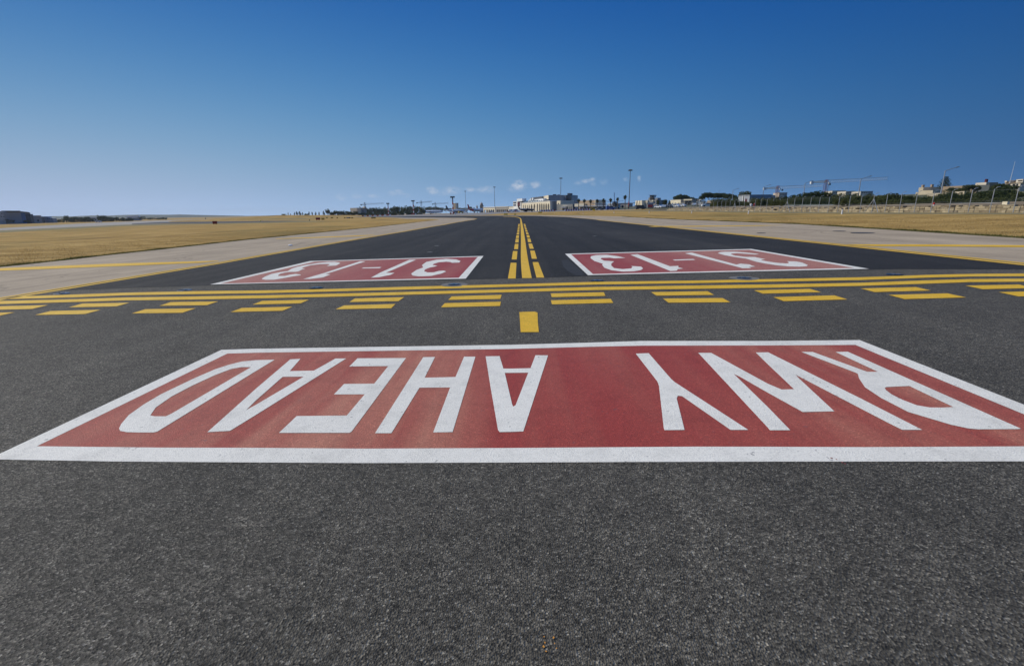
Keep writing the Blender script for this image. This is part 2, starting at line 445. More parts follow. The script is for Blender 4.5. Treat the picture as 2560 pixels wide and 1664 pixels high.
GRASS_L = [(0, 667), (144.6, 652), (267, 637.6), (397.6, 623.8), (614, 599.6), (860, 575.4), (980, 562.9), (1034, 556.8), (1087.6, 550.8), (1099.7, 548.8), (1074, 547.4), (1013, 547.5)]
GRASS_R = [(2560, 595), (2242, 575), (2007, 560.7), (1728.6, 550), (1661, 547), (1580, 543), (1560, 541.3), (1441.7, 538.8), (1347.5, 538.1), (1260, 538.1), (1202, 538.6), (1141, 540.6)]
gl, gr = gpoly(GRASS_L), gpoly(GRASS_R)
gl = [(gl[0][0] - .6, -60.0)] + gl
gr = [(gr[0][0] + .6, -60.0)] + gr
def sheet(name, mname, outline, off, holes=()):
    return tag(fan(name, mname, [(outline, holes)], off), kind='structure')
sheet('shoulder', 'shoulder_concrete', gl + gpoly([(990, 546.6), (1100, 543.2), (1192, 544.6)]) + wl[1:][::-1][1:] + [wl[0]], .006)
sheet('shoulder', 'shoulder_concrete', gr + wr[::-1], .006)
dark_edge = gpoly([(150, 727.5), (236, 724), (366, 719), (555, 714), (700, 709.8), (1164, 699.8), (1280, 696.8), (1330, 696.2), (1470, 690.8), (1700, 685.5), (2030, 677.5), (2247, 673.5), (2560, 674.5), (2640, 675)])
dark_edge[0] = (XL + .02, dark_edge[0][1]); dark_edge[-1] = (XR - .02, dark_edge[-1][1])
sheet('taxiway', 'near_asphalt', [(XL, -60), (XR, -60), (XR, 13.5), (XL, 13.5)], .009)
rest = [p for p in gpoly(EDGE_R[1:])] + gpoly([(1334, 539.7), (1240, 539.4), (1141, 539.9), (980, 540.9), (890, 541.2), (890, 541.9), (980, 542.6), (1100, 544.3)]) + gpoly(EDGE_L[::-1])
rest = [p for p in rest if p[1] > dark_edge[0][1] + .3]
sheet('resurfaced_taxiway', 'dark_asphalt', dark_edge + rest, .013)
sheet('apron', 'apron_concrete', gpoly([(560, 541.6), (700, 541.6), (860, 542), (960, 543), (1013, 545.4), (1013, 547.3), (1060, 546.9), (1100, 544), (1141, 539.6), (1202, 538.0), (1250, 534.0), (1300, 531.4), (1374, 529.5), (1480, 526.6), (1560, 524.6)]) + [(75, 235), (120, 300), (240, 900), (-420, 900)], .004)
sheet('runway', 'runway_concrete', gpoly([(-160, 583), (0, 576), (307, 562), (400, 559.5), (430, 552.3), (520, 548.6), (600, 544), (600, 542.4), (542, 545.2), (415, 550.8), (217, 558), (0, 570.5), (-160, 577)]), .01)
sheet('far_taxiway', 'far_asphalt', gpoly([(330, 559), (400, 555.2), (647, 552.5), (735, 552), (775, 551.6), (700, 554), (647, 555.5), (400, 559), (330, 561.2)]), .014)

# ------------------------------------------------------------------ painted markings
Z1, Z2, Z3 = .0145, .0157, .0169
def mark(name, mname, outline, label, group=None, off=Z1, cat='marking'):
    return tag(fan(name, mname, [(outline, ())], off), label, cat, group)
def T(i, x, y): return (640 * i + x / 3.71875, 840 + y / 3.71875)
def TP(i, pts): return [T(i, x, y) for x, y in pts]
ahead = empty('runway_ahead_marking', (0, 4.5, terr(0, 4.5)), 0, 'large red painted panel reading RWY AHEAD upside down in the foreground', 'marking')
ahead.location = (0, 0, 0)
outer = TP(0, [(-106, 1157), (1100, 1178)]) + TP(1, [(0, 1187), (1000, 1193)]) + TP(2, [(0, 1188), (1200, 1183)]) + TP(3, [(0, 1180), (2380, 1178), (3715, 1178), (2380, 650), (850, 45), (780, 46), (0, 53)]) + TP(2, [(1190, 53), (700, 69), (0, 88)]) + TP(1, [(0, 125)]) + TP(0, [(2060, 135), (0, 1106)])
inner = TP(0, [(345, 1035), (1500, 1048)]) + TP(1, [(0, 1050), (1000, 1058)]) + TP(2, [(0, 1052), (1700, 1040)]) + TP(3, [(0, 1041), (900, 1045), (2380, 1038), (3100, 1037), (2380, 740), (810, 90), (0, 95)]) + TP(2, [(1200, 97), (700, 108), (0, 127)]) + TP(1, [(0, 162)]) + TP(0, [(2115, 170)])
fan('white_border', 'white_paint', [(gpoly(outer), [gpoly(inner)])], .0117, ahead)
fan('red_field', 'red_paint', [(gpoly(inner), ())], .0104, ahead)
glyphs = {
 'letter_D': (TP(0, [(1110, 870), (1120, 893), (1180, 905), (1300, 908), (1430, 908), (1465, 900), (1500, 878), (2380, 335)]) + TP(1, [(175, 228), (0, 232)]) + TP(0, [(2250, 245), (2130, 275), (2000, 318), (1800, 405), (1500, 550), (1340, 645), (1200, 745), (1130, 828)]),
              TP(0, [(1400, 748), (1440, 757), (1545, 757), (1600, 730), (2335, 298), (2250, 297), (2150, 315), (2000, 372), (1800, 465), (1600, 570), (1450, 675)])),
 'letter_A': (TP(0, [(1930, 905), (2140, 893), (2380, 745)]) + TP(1, [(840, 217), (740, 217), (540, 330), (315, 335), (415, 220), (320, 225), (0, 500)]),
              TP(1, [(250, 388), (445, 387), (0, 650)]) + TP(0, [(2290, 700)]) + TP(1, [(0, 610)])),
 'letter_E': (TP(1, [(215, 912), (870, 912), (890, 900), (1395, 213), (945, 215), (868, 292), (1230, 288), (1100, 452), (820, 455), (725, 553), (1012, 552), (845, 750), (380, 755)]), None),
 'letter_H': (TP(1, [(1108, 915), (1260, 915), (1520, 490), (1805, 488), (1648, 908), (1828, 905), (2040, 200), (1935, 200), (1855, 390), (1568, 397), (1665, 203), (1555, 205)]), None),
 'letter_A.001': (TP(1, [(2265, 905), (2380, 903)]) + TP(2, [(105, 899), (335, 188), (218, 187), (172, 308), (0, 312)]) + TP(1, [(2300, 312), (2265, 195), (2135, 197), (2180, 480), (2250, 885)]),
              TP(1, [(2313, 352)]) + TP(2, [(151, 350), (33, 655), (10, 667), (0, 640)])),
 'letter_Y': (TP(2, [(1150, 172), (1270, 168), (1480, 410), (1510, 437), (2195, 885), (2030, 885), (1580, 570), (1540, 566), (1530, 592), (1603, 885), (1418, 887), (1410, 870), (1365, 470), (1350, 432)]), None),
 'letter_W': (TP(2, [(1730, 165), (1850, 165)]) + TP(3, [(0, 455), (125, 508), (240, 505), (0, 275)]) + TP(2, [(2265, 162)]) + TP(3, [(0, 160), (860, 592), (1430, 885), (1245, 885), (1130, 828), (255, 370), (290, 408), (615, 712), (320, 718), (0, 540)]) + TP(2, [(2120, 390), (2060, 362), (2110, 410), (2380, 675)]) + TP(3, [(205, 888), (15, 888)]) + TP(2, [(2380, 868)]), None),
 'letter_R': (TP(3, [(310, 157), (415, 157), (920, 342), (1020, 343), (625, 157), (740, 155), (2345, 873), (2330, 878), (1950, 880), (1870, 874), (1700, 838), (1300, 718), (1050, 588), (900, 488), (845, 405), (832, 360), (810, 350)]),
              TP(3, [(1082, 492), (1100, 485), (1310, 475), (1720, 672), (1620, 677), (1500, 676), (1380, 655), (1250, 605), (1150, 555), (1095, 515)])),
}
for nm, (o_, h_) in glyphs.items():
    fan(nm.split('.')[0], 'white_paint', [(gpoly(o_), [gpoly(h_)] if h_ else [])], .0129, ahead)

def number_panel(label, ox, oy, sc, outer, inner, chars, mname):
    root = empty('runway_number_marking', (0, 0, 0), 0, label, 'marking', 'red runway number panels')
    P = lambda pts: gpoly([(ox + x / sc, oy + y / sc) for x, y in pts])
    fan('white_border', 'white_paint', [(P(outer), [P(inner)])], Z2, root)
    fan('red_field', mname, [(P(inner), ())], Z1, root)
    for nm, pts in chars: fan(nm, 'white_paint', [(P(pts), ())], Z3, root)
number_panel('faded red panel painted 31-13 upside down, left of the yellow centreline', 500, 600, 3.2162,
    [(885, 172), (2280, 131), (2137, 315), (80, 362)], [(925, 176), (2235, 138), (2080, 308), (165, 355)],
    [('digit_three', [(1698, 275), (1710, 290), (1760, 297), (1860, 293), (1940, 275), (1980, 257), (1960, 250), (1920, 253), (1880, 264), (1830, 265), (1803, 255), (1810, 240), (1850, 225), (1885, 218), (1910, 210), (1870, 205), (1880, 195), (1920, 183), (1980, 178), (2015, 181), (2025, 187), (2085, 185), (2095, 172), (2060, 160), (1980, 155), (1900, 162), (1820, 180), (1785, 205), (1795, 225), (1740, 245)]),
     ('digit_one', [(1375, 307), (1440, 303), (1530, 285), (1565, 268), (1495, 268), (1737, 162), (1682, 163), (1450, 266)]),
     ('dash', [(1300, 232), (1315, 225), (1460, 221), (1445, 230)]),
     ('digit_one', [((620 + x / 4.573 - 500) * 3.2162, (640 + y / 4.573 - 600) * 3.2162) for x, y in [(632, 270), (715, 268), (860, 250), (945, 215), (890, 212), (1345, 66), (1282, 64), (870, 200)]]),
     ('digit_three', [((620 + x / 4.573 - 500) * 3.2162, (640 + y / 4.573 - 600) * 3.2162) for x, y in [(158, 265), (165, 272), (200, 278), (300, 277), (400, 260), (520, 238), (605, 225), (600, 218), (545, 210), (480, 220), (420, 234), (350, 234), (345, 225), (370, 208), (430, 193), (480, 187), (545, 186), (580, 180), (620, 160), (655, 155), (640, 150), (612, 148), (640, 132), (720, 110), (820, 98), (900, 95), (935, 97), (925, 108), (900, 120), (1010, 113), (1055, 88), (1040, 78), (990, 72), (910, 74), (800, 85), (660, 108), (560, 130), (500, 150), (455, 178), (370, 190), (270, 210), (195, 240)]])], 'old_red_paint')
number_panel('red panel painted 31-13 upside down, right of the centreline, beside a black stain', 1380, 600, 2.8333,
    [(92, 100), (1412, 66), (2245, 208), (255, 253)], [(135, 104), (1397, 72), (2140, 202), (290, 245)],
    [('digit_three', [(273, 132), (275, 118), (310, 110), (390, 108), (460, 117), (520, 130), (440, 133), (410, 128), (350, 130), (345, 138), (370, 150), (440, 155), (420, 170), (420, 185), (440, 203), (500, 210), (560, 205), (570, 195), (560, 188), (630, 192), (645, 205), (630, 217), (580, 226), (500, 228), (420, 218), (370, 200), (355, 180), (360, 172), (300, 152)]),
     ('digit_one', [(555, 108), (605, 103), (835, 190), (895, 187), (895, 198), (930, 206), (890, 210), (885, 221), (838, 224), (775, 198)]),
     ('dash', [(855, 142), (1000, 138), (1015, 144), (870, 149)]),
     ('digit_one', [(940, 97), (990, 92), (1305, 178), (1335, 171), (1400, 177), (1410, 183), (1440, 192), (1395, 195), (1410, 203), (1350, 204), (1290, 188)]),
     ('digit_three', [((1780 + x / 4.573 - 1380) * 2.8333, (615 + y / 4.573 - 600) * 2.8333) for x, y in [(65, 88), (90, 75), (150, 70), (260, 70), (370, 78), (540, 97), (490, 103), (360, 92), (280, 87), (225, 92), (215, 100), (260, 115), (380, 130), (490, 132), (610, 157), (560, 163), (575, 172), (650, 185), (760, 200), (850, 206), (875, 203), (875, 190), (855, 180), (960, 183), (1030, 195), (1095, 225), (1080, 238), (1000, 243), (880, 240), (760, 230), (600, 205), (500, 185), (390, 150), (280, 135), (150, 112)]])], 'old_red_paint')

# holding line: two solid lines and two rows of dashes
A_top = [(40, 742.6), (72, 741.3), (183, 737.6), (313, 732.9), (480, 729.3), (660, 727.2), (834, 723.6), (1028, 717.9), (1300, 711.3), (1488, 706), (1724, 703), (1940, 698.8), (2150, 694.6), (2316, 688.7), (2427, 686.2), (2560, 685.2), (2640, 684.6), (2770, 683.6)]
A_bot = [(5, 749.2), (72, 747.6), (183, 744.7), (313, 739.4), (480, 736.6), (660, 734.2), (834, 730), (1028, 725), (1300, 717.7), (1488, 712.7), (1724, 709.4), (1940, 705.4), (2150, 701.6), (2316, 695.5), (2427, 692.8), (2560, 691.9), (2640, 691.4), (2770, 690.4)]
B_top = [(-120, 757), (0, 753.7), (183, 749.3), (313, 744.9), (480, 742.4), (660, 739.6), (834, 735.6), (1028, 730.7), (1300, 724), (1488, 718.8), (1724, 715.5), (1940, 712.3), (2150, 708.5), (2316, 702.4), (2427, 699.2), (2560, 698.2), (2640, 697.6), (2770, 696.6)]
B_bot = [(-120, 765), (0, 761.5), (183, 756.5), (313, 752.3), (480, 750.2), (660, 747), (834, 743.2), (1028, 738), (1300, 731.3), (1488, 726.5), (1724, 723.8), (1940, 720.6), (2150, 716.3), (2316, 710.7), (2427, 706.8), (2560, 705.7), (2640, 705), (2770, 704.0)]
mark('hold_line', 'yellow_paint', gpoly(A_top) + gpoly(A_bot)[::-1], 'farther of the two unbroken yellow lines crossing the taxiway, next to the red 31-13 panels', 'solid holding lines')
mark('hold_line', 'yellow_paint', gpoly(B_top) + gpoly(B_bot)[::-1], 'nearer of the two unbroken yellow lines crossing the taxiway, next to the dashes', 'solid holding lines')
def zz(i, pts):
    ox, oy = ((0, 660), (640, 660), (1280, 660), (1900, 640))[i]; return [(ox + x / 3.606, oy + y / 3.606) for x, y in pts]
row1 = [zz(0, [(-10, 386), (435, 375), (292, 410), (-150, 421)]), zz(0, [(745, 361), (1168, 354), (1050, 387), (620, 396)]), zz(0, [(1540, 348), (1967, 342), (1867, 376), (1438, 382)]),
        zz(1, [(55, 338), (478, 327), (403, 360), (-30, 371)]), zz(1, [(890, 316), (1337, 304), (1285, 340), (843, 348)]), zz(1, [(1765, 297), (2215, 283), (2203, 320), (1733, 329)]),
        zz(2, [(348, 271), (828, 260), (842, 293), (358, 304)]), zz(2, [(1253, 259), (1763, 251), (1820, 284), (1302, 291)]), zz(3, [(-57, 315), (450, 302), (550, 332), (25, 345)]),
        zz(3, [(905, 298), (1405, 286), (1540, 317), (1033, 331)]), zz(3, [(1848, 273), (2330, 263), (2480, 295), (2005, 305)])]
row2 = [zz(0, [(-330, 452), (135, 440), (0, 471), (-480, 482)]), zz(0, [(455, 429), (910, 418), (770, 456), (318, 465)]), zz(0, [(1310, 413), (1765, 405), (1645, 445), (1190, 451)]),
        zz(0, [(2180, 402), (2636, 391), (2548, 427), (2080, 439)]), zz(1, [(795, 379), (1258, 366), (1220, 404), (718, 414)]), zz(1, [(1702, 359), (2208, 346), (2200, 384), (1668, 396)]),
        zz(2, [(350, 333), (890, 320), (913, 356), (360, 370)]), zz(2, [(1360, 317), (1897, 313), (1968, 351), (1410, 355)]), zz(3, [(118, 377), (670, 361), (787, 398), (212, 413)]),
        zz(3, [(1158, 357), (1687, 343), (1857, 380), (1300, 395)]), zz(3, [(2150, 332), (2600, 321), (2790, 357), (2330, 371)])]
ORD = ['first', 'second', 'third', 'fourth', 'fifth', 'sixth', 'seventh', 'eighth', 'ninth', 'tenth', 'eleventh', 'twelfth', 'thirteenth', 'fourteenth', 'fifteenth', 'sixteenth', 'seventeenth', 'eighteenth', 'nineteenth', 'twentieth',
       'twenty-first', 'twenty-second', 'twenty-third', 'twenty-fourth', 'twenty-fifth', 'twenty-sixth', 'twenty-seventh', 'twenty-eighth', 'twenty-ninth', 'thirtieth']
for rn, row in (('farther', row1), ('nearer', row2)):
    for i, q in enumerate(row):
        mark('hold_dash', 'yellow_paint', gpoly(q), f'{ORD[i]} short yellow dash from the left in the {rn} dashed row of the holding line', f'dashes of the holding line')
mark('centreline_dash', 'yellow_paint', gpoly(zz(2, [(66, 440), (130, 437), (205, 436), (230, 445), (233, 530), (242, 621), (150, 621), (78, 622), (72, 520)])), 'lone thick yellow dash between the holding line and the RWY AHEAD panel')
# enhanced centreline
def cc(x, y): return (1200 + x / 8.595, 530 + y / 8.595)
cl = [(905, 1430), (890, 1250), (880, 1080), (877, 900), (880, 600), (875, 350), (868, 220), (866, 165), (855, 140), (820, 122), (760, 110), (640, 104), (500, 101)]
cr = [(1112, 1430), (1070, 1230), (1035, 1050), (1010, 900), (975, 640), (935, 370), (908, 240), (893, 175), (880, 138), (830, 113), (765, 103), (640, 99), (500, 97)]
mark('centreline', 'yellow_paint', gpoly([cc(*p) for p in cl]) + gpoly([cc(*p) for p in cr])[::-1], 'continuous yellow centreline running away and bending left at the far end')
ys_ = [(1098, 1440), (845, 1027), (690, 805), (580, 660), (505, 565), (447, 488), (398, 432), (360, 388), (327, 350), (293, 317), (260, 284)]
yr_ = [(1085, 1420), (835, 1012), (683, 795), (576, 654), (500, 556), (443, 482), (395, 428), (357, 385), (325, 348), (292, 316), (258, 283)]
Yk = [258, 292, 360, 447, 505, 580, 660, 690, 805, 845, 1027, 1098, 1440]
Lo = [823, 818, 810, 795, 782, 768, 757, 750, 732, 710, 680, 660, 600]; Li = [857, 855, 850, 845, 838, 833, 828, 825, 818, 805, 790, 784, 767]
Ri = [936, 945, 962, 985, 999, 1018, 1034, 1042, 1070, 1080, 1115, 1134, 1218]; Ro = [970, 983, 1000, 1035, 1058, 1083, 1105, 1120, 1160, 1177, 1227, 1258, 1388]
for side, ys2, xa, xb in (('left', ys_, Lo, Li), ('right', yr_, Ri, Ro)):
    for i, (y0, y1) in enumerate(ys2):
        ia = lambda y, a: float(np.interp(y, Yk, a))
        mark('side_dash', 'yellow_paint', gpoly([cc(ia(y0, xa), y0), cc(ia(y0, xb), y0), cc(ia(y1, xb), y1), cc(ia(y1, xa), y1)]), f'{ORD[i]} nearest yellow dash along the {side} side of the centreline', 'dashes beside the centreline')
# edge lines and shoulder bars
ql, qr = gpoly(EDGE_L), gpoly(EDGE_R)
ql = [(XL + (ql[0][0] - ql[1][0]) * .3, -30.0)] + ql; qr = [(XR, -30.0)] + qr
mark('edge_line', 'yellow_paint', ribbon(ql[:8], -.24, -.09), 'outer of the paired yellow edge lines on the left, beside the pale shoulder', 'taxiway edge lines')
mark('edge_line', 'yellow_paint', ribbon(ql, .04, .22), 'inner of the paired yellow edge lines on the left, curving round the pale tip', 'taxiway edge lines')
mark('edge_line', 'yellow_paint', ribbon(qr[:6], -.22, -.04), 'inner of the paired yellow edge lines on the right, beside dark asphalt', 'taxiway edge lines')
mark('edge_line', 'yellow_paint', ribbon(qr, .09, .24), 'outer of the paired yellow edge lines on the right, beside the pale shoulder', 'taxiway edge lines')
for pts, lab in (([(-60, 676), (0, 671), (300, 659), (545, 652.5), (548, 653.5), (500, 657.5), (300, 666), (0, 677.5), (-60, 682)], 'pale yellow bar across the left shoulder, nearest to the camera'),
                 ([(690, 596.8), (800, 592.6), (930, 587.6), (940, 587.8), (912, 590), (800, 594.6), (690, 597.8)], 'thin far yellow bar across the left shoulder'),
                 ([(2115, 611.6), (2350, 612), (2640, 614.6), (2640, 619.5), (2350, 616.8), (2190, 616.2), (2150, 614.6)], 'broad yellow bar across the right shoulder, nearest to the camera'),
                 ([(1700, 567.2), (1620, 567.6), (1640, 565.6), (1800, 564.6), (1900, 563.6), (1962, 563.4), (1900, 565), (1800, 566.4)], 'thin far yellow bar across the right shoulder')):
    mark('shoulder_bar', 'yellow_paint', gpoly(pts), lab, 'yellow bars across the shoulders')
# rubber stain and drain covers, inset lights
mt, nt, b_ = new_mat('rubber_stain')
nn = noise(nt, 1.5, 6, .6)
nt.links.new(ramp(nt, nn, [(.3, .012), (.7, .022)]), b_.inputs['Base Color']); b_.inputs['Roughness'].default_value = .9
tag(fan('rubber_stain', 'rubber_stain', [(gpoly([(1404, 652), (1418, 650), (1426, 656), (1436, 663), (1448, 674), (1461, 686), (1455, 690), (1438, 689), (1420, 679), (1408, 668)]), ())], .0145), kind='structure')
mat('light_metal', (.30, .31, .33), .35, .2, 8, .8); mat('lamp_dark', (.02, .025, .035), .3, .2, 8); mat('sealant', (.17, .16, .14), .8, .2, 5)
def inset_light(px, py, ring, lab):
    p = G(px, py); root = empty('inset_light', (p.x, p.y, p.z + .014), 0, lab, 'inset light', 'inset guard lights along the holding line')
    if ring:
        m_ = MB(); m_.tube([(0, 0, -.004), (0, 0, .004)], .30, 20); m_.build('sealant_ring', 'sealant', root)
    m_ = MB(); m_.tube([(0, 0, -.004), (0, 0, .008), (0, 0, .018)], [.15, .15, .11], 16); hs = m_.build('housing', 'light_metal' if not ring and px < 700 else 'lamp_dark', root, True)
    for s in (-1, 1):
        m_ = MB(); m_.box((s * .055, -.05, .02), (.06, .09, .012)); m_.build('lens', 'lamp_dark' if not ring and px < 700 else 'light_metal', hs)
for i, (px, py, ring) in enumerate([(155, 735.5, 0), (462, 727.3, 0), (790, 721.5, 0), (1136, 713, 1), (1493, 703.6, 0), (1860, 697, 1), (2236, 688.3, 0)]):
    inset_light(px, py, ring, f'{ORD[i]} inset guard light from the left beyond the yellow lines' + (', ringed pale' if ring else ''))
def stud(px, py, mname, r, h, lab, cat='stud', nm='pavement_stud', group=None):
    p = G(px, py); m_ = MB(); m_.tube([(0, 0, -.005), (0, 0, h * .6), (0, 0, h)], [r, r, r * .6], 12)
    o = m_.build(nm, mname, None, True); o.location = (p.x, p.y, p.z + .013); return tag(o, lab, cat, group)
mat('white_plastic', (.75, .75, .74), .5, .08, 4)
for px, py, lab in ((726, 614.3, 'small white stud on the left shoulder beside the edge line'), (1075, 631.5, 'small pale stud in the dark asphalt beyond the left number panel'), (1092, 615.5, 'small pale stud in the dark asphalt, farther of two beyond the left number panel'), (1487, 591, 'small pale stud in the dark asphalt beyond the right number panel')):
    stud(px, py, 'white_plastic' if px == 726 else 'sealant', .12, .06 if px == 726 else .02, lab, group='pavement studs')
mat('cast_iron', (.07, .066, .06), .6, .2, 6)
for px, py, r, lab in ((2156, 582.7, .5, 'largest dark drain cover in the right shoulder concrete'), (2098, 578.2, .3, 'small round dark cover on the right shoulder near the grass'), (1903, 583, .22, 'tiny dark cover on the right shoulder beside the edge line')):
    stud(px, py, 'cast_iron', r, .015, lab, 'drain cover', 'drain_cover', 'covers in the right shoulder')
# stray paint spots on the near asphalt
mat('orange_paint', (.62, .27, .04), .6, .25, 30); mat('faint_red_paint', (.25, .08, .07), .7, .3, 30)
def spots(cells, size, mname, lab, seed):
    rr = random.Random(seed)
    for cx, cy in cells:
        c = G(cx, cy); r = size * rr.uniform(.6, 1.1)
        o = fan('paint_spot', mname, [([(c.x + r * rr.uniform(.5, 1.2) * math.cos(a), c.y + 1.5 * r * rr.uniform(.5, 1.2) * math.sin(a)) for a in [k * math.pi / 4 for k in range(8)]], ())], .0132)
        tag(o, lab, 'paint spot', lab + 's' if False else mname.replace('_', ' ') + ' spots')
spots([(1360, 1597), (1384, 1599), (1362, 1612), (1359, 1622), (1386, 1614), (1391, 1626), (1365, 1634)], .0036, 'orange_paint', 'tiny orange paint speck in the little cluster at the bottom of the picture', 3)
spots([(2078, 1149), (2090, 1152), (2105, 1160), (2112, 1163)], .008, 'faint_red_paint', 'faint red paint drip on the near white border at the right', 5)

# ------------------------------------------------------------------ grass along the pavement edges and in the fields
def grass_blades(name, edges, n, hmin, hmax, spread, matname, seed, start=-.24, wid=.28):
    """thin blades standing beside the pavement edge polylines (poly, outward side, y range)"""
    rng = np.random.default_rng(seed); per = n // len(edges); Vs = []
    for poly, side, t0, t1 in edges:
        py = np.array([p[1] for p in poly]); pxx = np.array([p[0] for p in poly])
        y = t0 + (t1 - t0) * rng.random(per) ** 1.5
        x = np.interp(y, py, pxx) + side * (np.abs(rng.normal(0, spread, per)) + start)
        h = rng.uniform(hmin, hmax, per) * (.6 + .8 * (np.sin(y * 1.7) * np.sin(x * 2.3 + y * .6) * .5 + .5)); a = rng.uniform(0, 6.283, per); w = h * wid
        z = np.interp(x, _fxx, _fxz) + np.interp(y, _fyx, _fyz)
        lx, ly = rng.normal(0, .5, per) * h, rng.normal(0, .5, per) * h
        Vs.append(np.stack([np.stack([x - w * np.cos(a), y - w * np.sin(a), z - .01], 1), np.stack([x + w * np.cos(a), y + w * np.sin(a), z - .01], 1), np.stack([x + lx, y + ly, z + h], 1)], 1).reshape(-1, 3))
    V = np.concatenate(Vs); me = bpy.data.meshes.new(name)
    me.from_pydata(V.tolist(), [], np.arange(len(V)).reshape(-1, 3).tolist()); me.materials.append(MATS[matname])
    tag(link(bpy.data.objects.new(name, me)), kind='stuff')
def leaf_mat(name, c1, c2, c3=None, rough=.75):
    mt, nt, b = new_mat(name)
    g = nt.nodes.new("ShaderNodeNewGeometry")
    st = [(0, c1), (.7, c2), (1, c3 or c2)]
    col = ramp(nt, g.outputs['Random Per Island'], st); nt.links.new(col, b.inputs['Base Color'])
    tl = nt.nodes.new("ShaderNodeBsdfTranslucent"); nt.links.new(col, tl.inputs['Color'])
    mx = nt.nodes.new("ShaderNodeMixShader"); mx.inputs[0].default_value = .35
    nt.links.new(b.outputs[0], mx.inputs[1]); nt.links.new(tl.outputs[0], mx.inputs[2])
    nt.links.new(mx.outputs[0], nt.nodes['Material Output'].inputs['Surface'])
    b.inputs['Roughness'].default_value = rough; b.inputs['Specular IOR Level'].default_value = .15
leaf_mat('green_blade', (.075, .085, .022), (.16, .155, .045), (.30, .24, .09))
leaf_mat('dry_blade', (.36, .24, .085), (.52, .36, .14), (.64, .47, .21))
def by_y(poly):
    q = [p for p in poly if p[1] > 0]; return sorted(q, key=lambda p: p[1])
GLY, GRY = by_y(gl[:9]), by_y(gr[:7])
grass_blades('edge_grass', [(GLY, -1, 17, 60), (GLY, -1, 20, 95), (GRY, 1, 13, 50), (GRY, 1, 18, 90)], 60000, .02, .075, .28, 'green_blade', 1)
grass_blades('field_grass', [(GLY, -1, 17, 70), (GLY, -1, 17, 100), (GRY, 1, 13, 60), (GRY, 1, 13, 95)], 200000, .012, .045, 11, 'dry_blade', 2)
# olive verges, the pale track along the wall and the earth bank behind it
mt, nt, b_ = new_mat('verge_grass')
n_ = noise(nt, 1.2, 6, .65, stretch=(.3, 1, 1)); c_ = ramp(nt, n_, [(.3, (.13, .115, .035)), (.55, (.20, .16, .052)), (.75, (.33, .235, .085))])
c_ = mixc(nt, 1.0, c_, ramp(nt, noise(nt, 9, 4, .7), [(.25, .7), (.75, 1.2)]), 'MULTIPLY'); nt.links.new(c_, b_.inputs['Base Color']); b_.inputs['Roughness'].default_value = .95
mt, nt, b_ = new_mat('earth_bank')
n_ = noise(nt, .8, 6, .65, stretch=(1, .4, 1)); nt.links.new(ramp(nt, n_, [(.3, (.13, .095, .05)), (.55, (.22, .165, .095)), (.75, (.30, .235, .14))]), b_.inputs['Base Color']); b_.inputs['Roughness'].default_value = .95
mt, nt, b_ = new_mat('hillside_scrub')
n_ = noise(nt, .12, 6, .65); nt.links.new(ramp(nt, n_, [(.35, (.045, .052, .02)), (.55, (.085, .085, .035)), (.72, (.24, .19, .10))]), b_.inputs['Base Color']); b_.inputs['Roughness'].default_value = .95
def wobble(pts, amp, seed):
    rr = random.Random(seed); out = []
    for (x0, y0), (x1, y1) in zip(pts, pts[1:]):
        for k in range(14): out.append((x0 + (x1 - x0) * k / 14 + rr.uniform(-amp, amp), y0 + (y1 - y0) * k / 14))
    return out + [pts[-1]]
sheet('verge', 'verge_grass', wobble([(44.3, 26), (42.8, 44), (41.6, 60), (41.6, 90), (41.5, 120), (40.5, 150), (34, 190)], .35, 3) + [(48, 190), (48, 20)], .006)
sheet('track', 'shoulder_concrete', ribbon([(45.3, 22), (44.6, 40), (43.9, 58), (43.6, 80), (43.6, 110), (43.6, 150), (42, 175)], -.28, .28), .011)
sheet('verge', 'verge_grass', wobble(gpoly([(-60, 585.5), (0, 581.5), (120, 575), (307, 565.5), (420, 562.2), (560, 559.6), (700, 557), (820, 553.6)]), .6, 4) + gpoly([(775, 551.8), (647, 555.7), (400, 559.6), (307, 562.2), (0, 576.2), (-60, 579)]), .006)
sheet('verge', 'verge_grass', wobble(gpoly([(470, 551), (560, 549.3), (680, 548.6), (800, 547.4)]), .6, 5) + gpoly([(760, 545.6), (680, 545), (600, 545.2), (520, 549)]), .006)
sheet('hillside', 'hillside_scrub', [(59, 20), (320, 20), (320, 420), (59, 420)], .015)
def bank():
    V = []; ys2 = [24, 50, 70, 90, 120, 158]; prof = [(47.35, .35), (47.6, .74), (49.5, .95), (58.5, .55)]; rr = random.Random(6)
    ys2 = [24 + 2.2 * k for k in range(61)]
    for y in ys2:
        for x, dz in prof: V.append((x + rr.uniform(-.1, .1), y, terr(x, y) + dz + rr.uniform(-.06, .06)))
    n = len(prof); me = bpy.data.meshes.new('earth_bank'); me.from_pydata(V, [], [(j * n + i, j * n + i + 1, (j + 1) * n + i + 1, (j + 1) * n + i) for j in range(len(ys2) - 1) for i in range(n - 1)]); me.materials.append(MATS['earth_bank'])
    tag(link(bpy.data.objects.new('earth_bank', me)), kind='structure')
bank()

